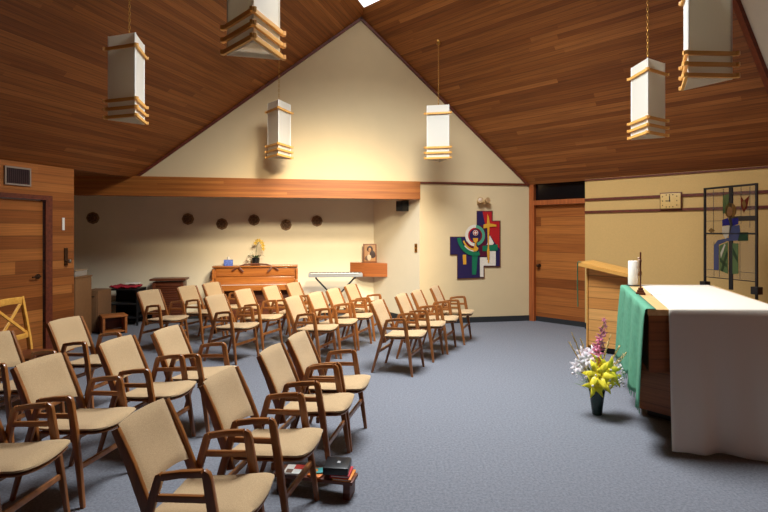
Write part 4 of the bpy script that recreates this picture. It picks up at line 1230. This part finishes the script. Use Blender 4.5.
# ------------------------------------------------------------------ pendant lamps
LS, LH = .36, .89
ZBOT = 2.845
def make_pendant():
    root = empty('pendant_lamp')
    rr = LS / math.sqrt(3)
    vt = [V(rr * math.cos(dd(-90 + 120 * i)), rr * math.sin(dd(-90 + 120 * i)), 0) for i in range(3)]
    # shade: triangular tube with wall thickness
    bm = bmesh.new(); th = .97
    ro = [[bm.verts.new(v * k + UP * z) for v in vt] for k, z in ((1, 0), (1, LH), (th, LH), (th, 0))]
    for a in range(4):
        b = (a + 1) % 4
        for i in range(3): bm.faces.new((ro[a][i], ro[a][(i + 1) % 3], ro[b][(i + 1) % 3], ro[b][i]))
    from_bm('shade', bm, M['opal'], root, smooth=False)
    bm = bmesh.new()
    for i in range(3): bar(bm, [vt[i] * .985 + UP * .001, vt[i] * .985 + UP * (LH + .001)], .012, .012, vt[i].normalized())
    from_bm('corner_strip', bm, M['white_plastic'], root)
    slat_me = None
    for zi, z in enumerate((.025, .112, .199, .755)):
        for i in range(3):
            a, b = vt[i], vt[(i + 1) % 3]; d = (b - a).normalized(); o = (a + b).normalized()
            c = (a + b) / 2 + o * .013 + UP * z
            if slat_me is None:
                bm = bmesh.new(); add_box(bm, (.0, 0, 0), (.46, .022, .032), 0, .002)
                s_ = from_bm('slat', bm, M['slat'], root, smooth=False); slat_me = s_.data
            else:
                s_ = bpy.data.objects.new('slat', slat_me); COL.objects.link(s_); s_.parent = root
            s_.location = c; s_.rotation_euler = (0, 0, math.atan2(d.y, d.x))
    # spider, holder
    bm = bmesh.new()
    for i in range(3): tube(bm, [(0, 0, LH - .02), vt[i] * .95 + UP * (LH - .02)], .005, 6)
    tube(bm, [(0, 0, LH - .16), (0, 0, LH + .03)], .014, 10)
    lathe(bm, [(.02, LH - .24), (.028, LH - .22), (.028, LH - .15), (.012, LH - .14)], 12)
    from_bm('lamp_holder', bm, M['brass'], root)
    return root
def link_mesh():
    bm = bmesh.new()
    pts = []
    for i in range(13):
        a = 2 * PI * i / 12; pts.append((.010 * math.cos(a), 0, .024 * math.sin(a)))
    tube(bm, pts, .0032, 5)
    return bm
PEND = [(V(-2.74, 5.38, 2.845), 42, 'triangular white pendant lamp with wood slats hanging far left by the door wall'),
        (V(-.913, 3.5, 2.905), 14, 'large triangular pendant lamp cut off by the top edge, left of the gable peak'),
        (V(-1.68, 8.0, 2.83), 10, 'small triangular pendant lamp hanging in front of the gable wall, left of its peak'),
        (V(.90, 8.25, 2.83), 48, 'small triangular pendant lamp hanging in front of the gable wall, right of its peak'),
        (V(3.165, 6.0, 2.785), -28, 'triangular pendant lamp hanging in front of the board ceiling, above the clock'),
        (V(2.575, 4.06, 2.86), -57, 'large triangular pendant lamp cut off at the upper right, one broad grey face showing')]
proto_p = make_pendant()
pend = [proto_p] + [copy_tree(proto_p) for _ in PEND[1:]]
me = bpy.data.meshes.new('link'); lb = link_mesh(); lb.to_mesh(me); lb.free()
def roof_z(q, P0, n): return P0.z - ((q - P0).x * n.x + (q - P0).y * n.y) / n.z
for o, (p, rot, lab) in zip(pend, PEND):
    o.location = p; o.rotation_euler = (0, 0, math.radians(rot))
    tag(o, lab, 'pendant lamp', 'triangular pendant lamps hung from the ceiling')
    top = min(ZT, roof_z(p, A, nR), roof_z(p, A, nL), roof_z(p, HB, hn)) - p.z
    bm = bmesh.new(); z = LH + .04; k = 0
    while z < top - .03:
        b2 = bmesh.new(); b2.from_mesh(me)
        bmesh.ops.transform(b2, matrix=Matrix.Translation((0, 0, z)) @ Matrix.Rotation(PI / 2 * (k % 2), 4, 'Z'), verts=b2.verts[:])
        t_ = bpy.data.meshes.new('t'); b2.to_mesh(t_); b2.free(); bm.from_mesh(t_); bpy.data.meshes.remove(t_)
        z += .038; k += 1
    tube(bm, [(0, 0, LH + .02), (0, 0, LH + .05)], .004, 6)
    from_bm('chain', bm, M['brass'], o)
    bm = bmesh.new(); lathe(bm, [(.010, top - .05), (.03, top - .03), (.036, top - .02), (.036, top + .06), (.03, top + .07)], 16)
    from_bm('ceiling_rose', bm, M['brass'], o)
bpy.data.meshes.remove(me)

# ------------------------------------------------------------------ world and colour management
wd = bpy.data.worlds.new('world'); scene.world = wd; wd.use_nodes = True
wd.node_tree.nodes['Background'].inputs[0].default_value = (.6, .75, 1, 1)
wd.node_tree.nodes['Background'].inputs[1].default_value = .15
scene.view_settings.view_transform = 'Standard'
scene.view_settings.look = 'None'
scene.view_settings.exposure = 0.0
scene.view_settings.gamma = 1
scene.view_settings.use_curve_mapping = False
scene.cycles.use_denoising = True
scene.cycles.max_bounces = 10
scene.cycles.diffuse_bounces = 7
scene.cycles.transparent_max_bounces = 16
scene.cycles.sample_clamp_indirect = 6
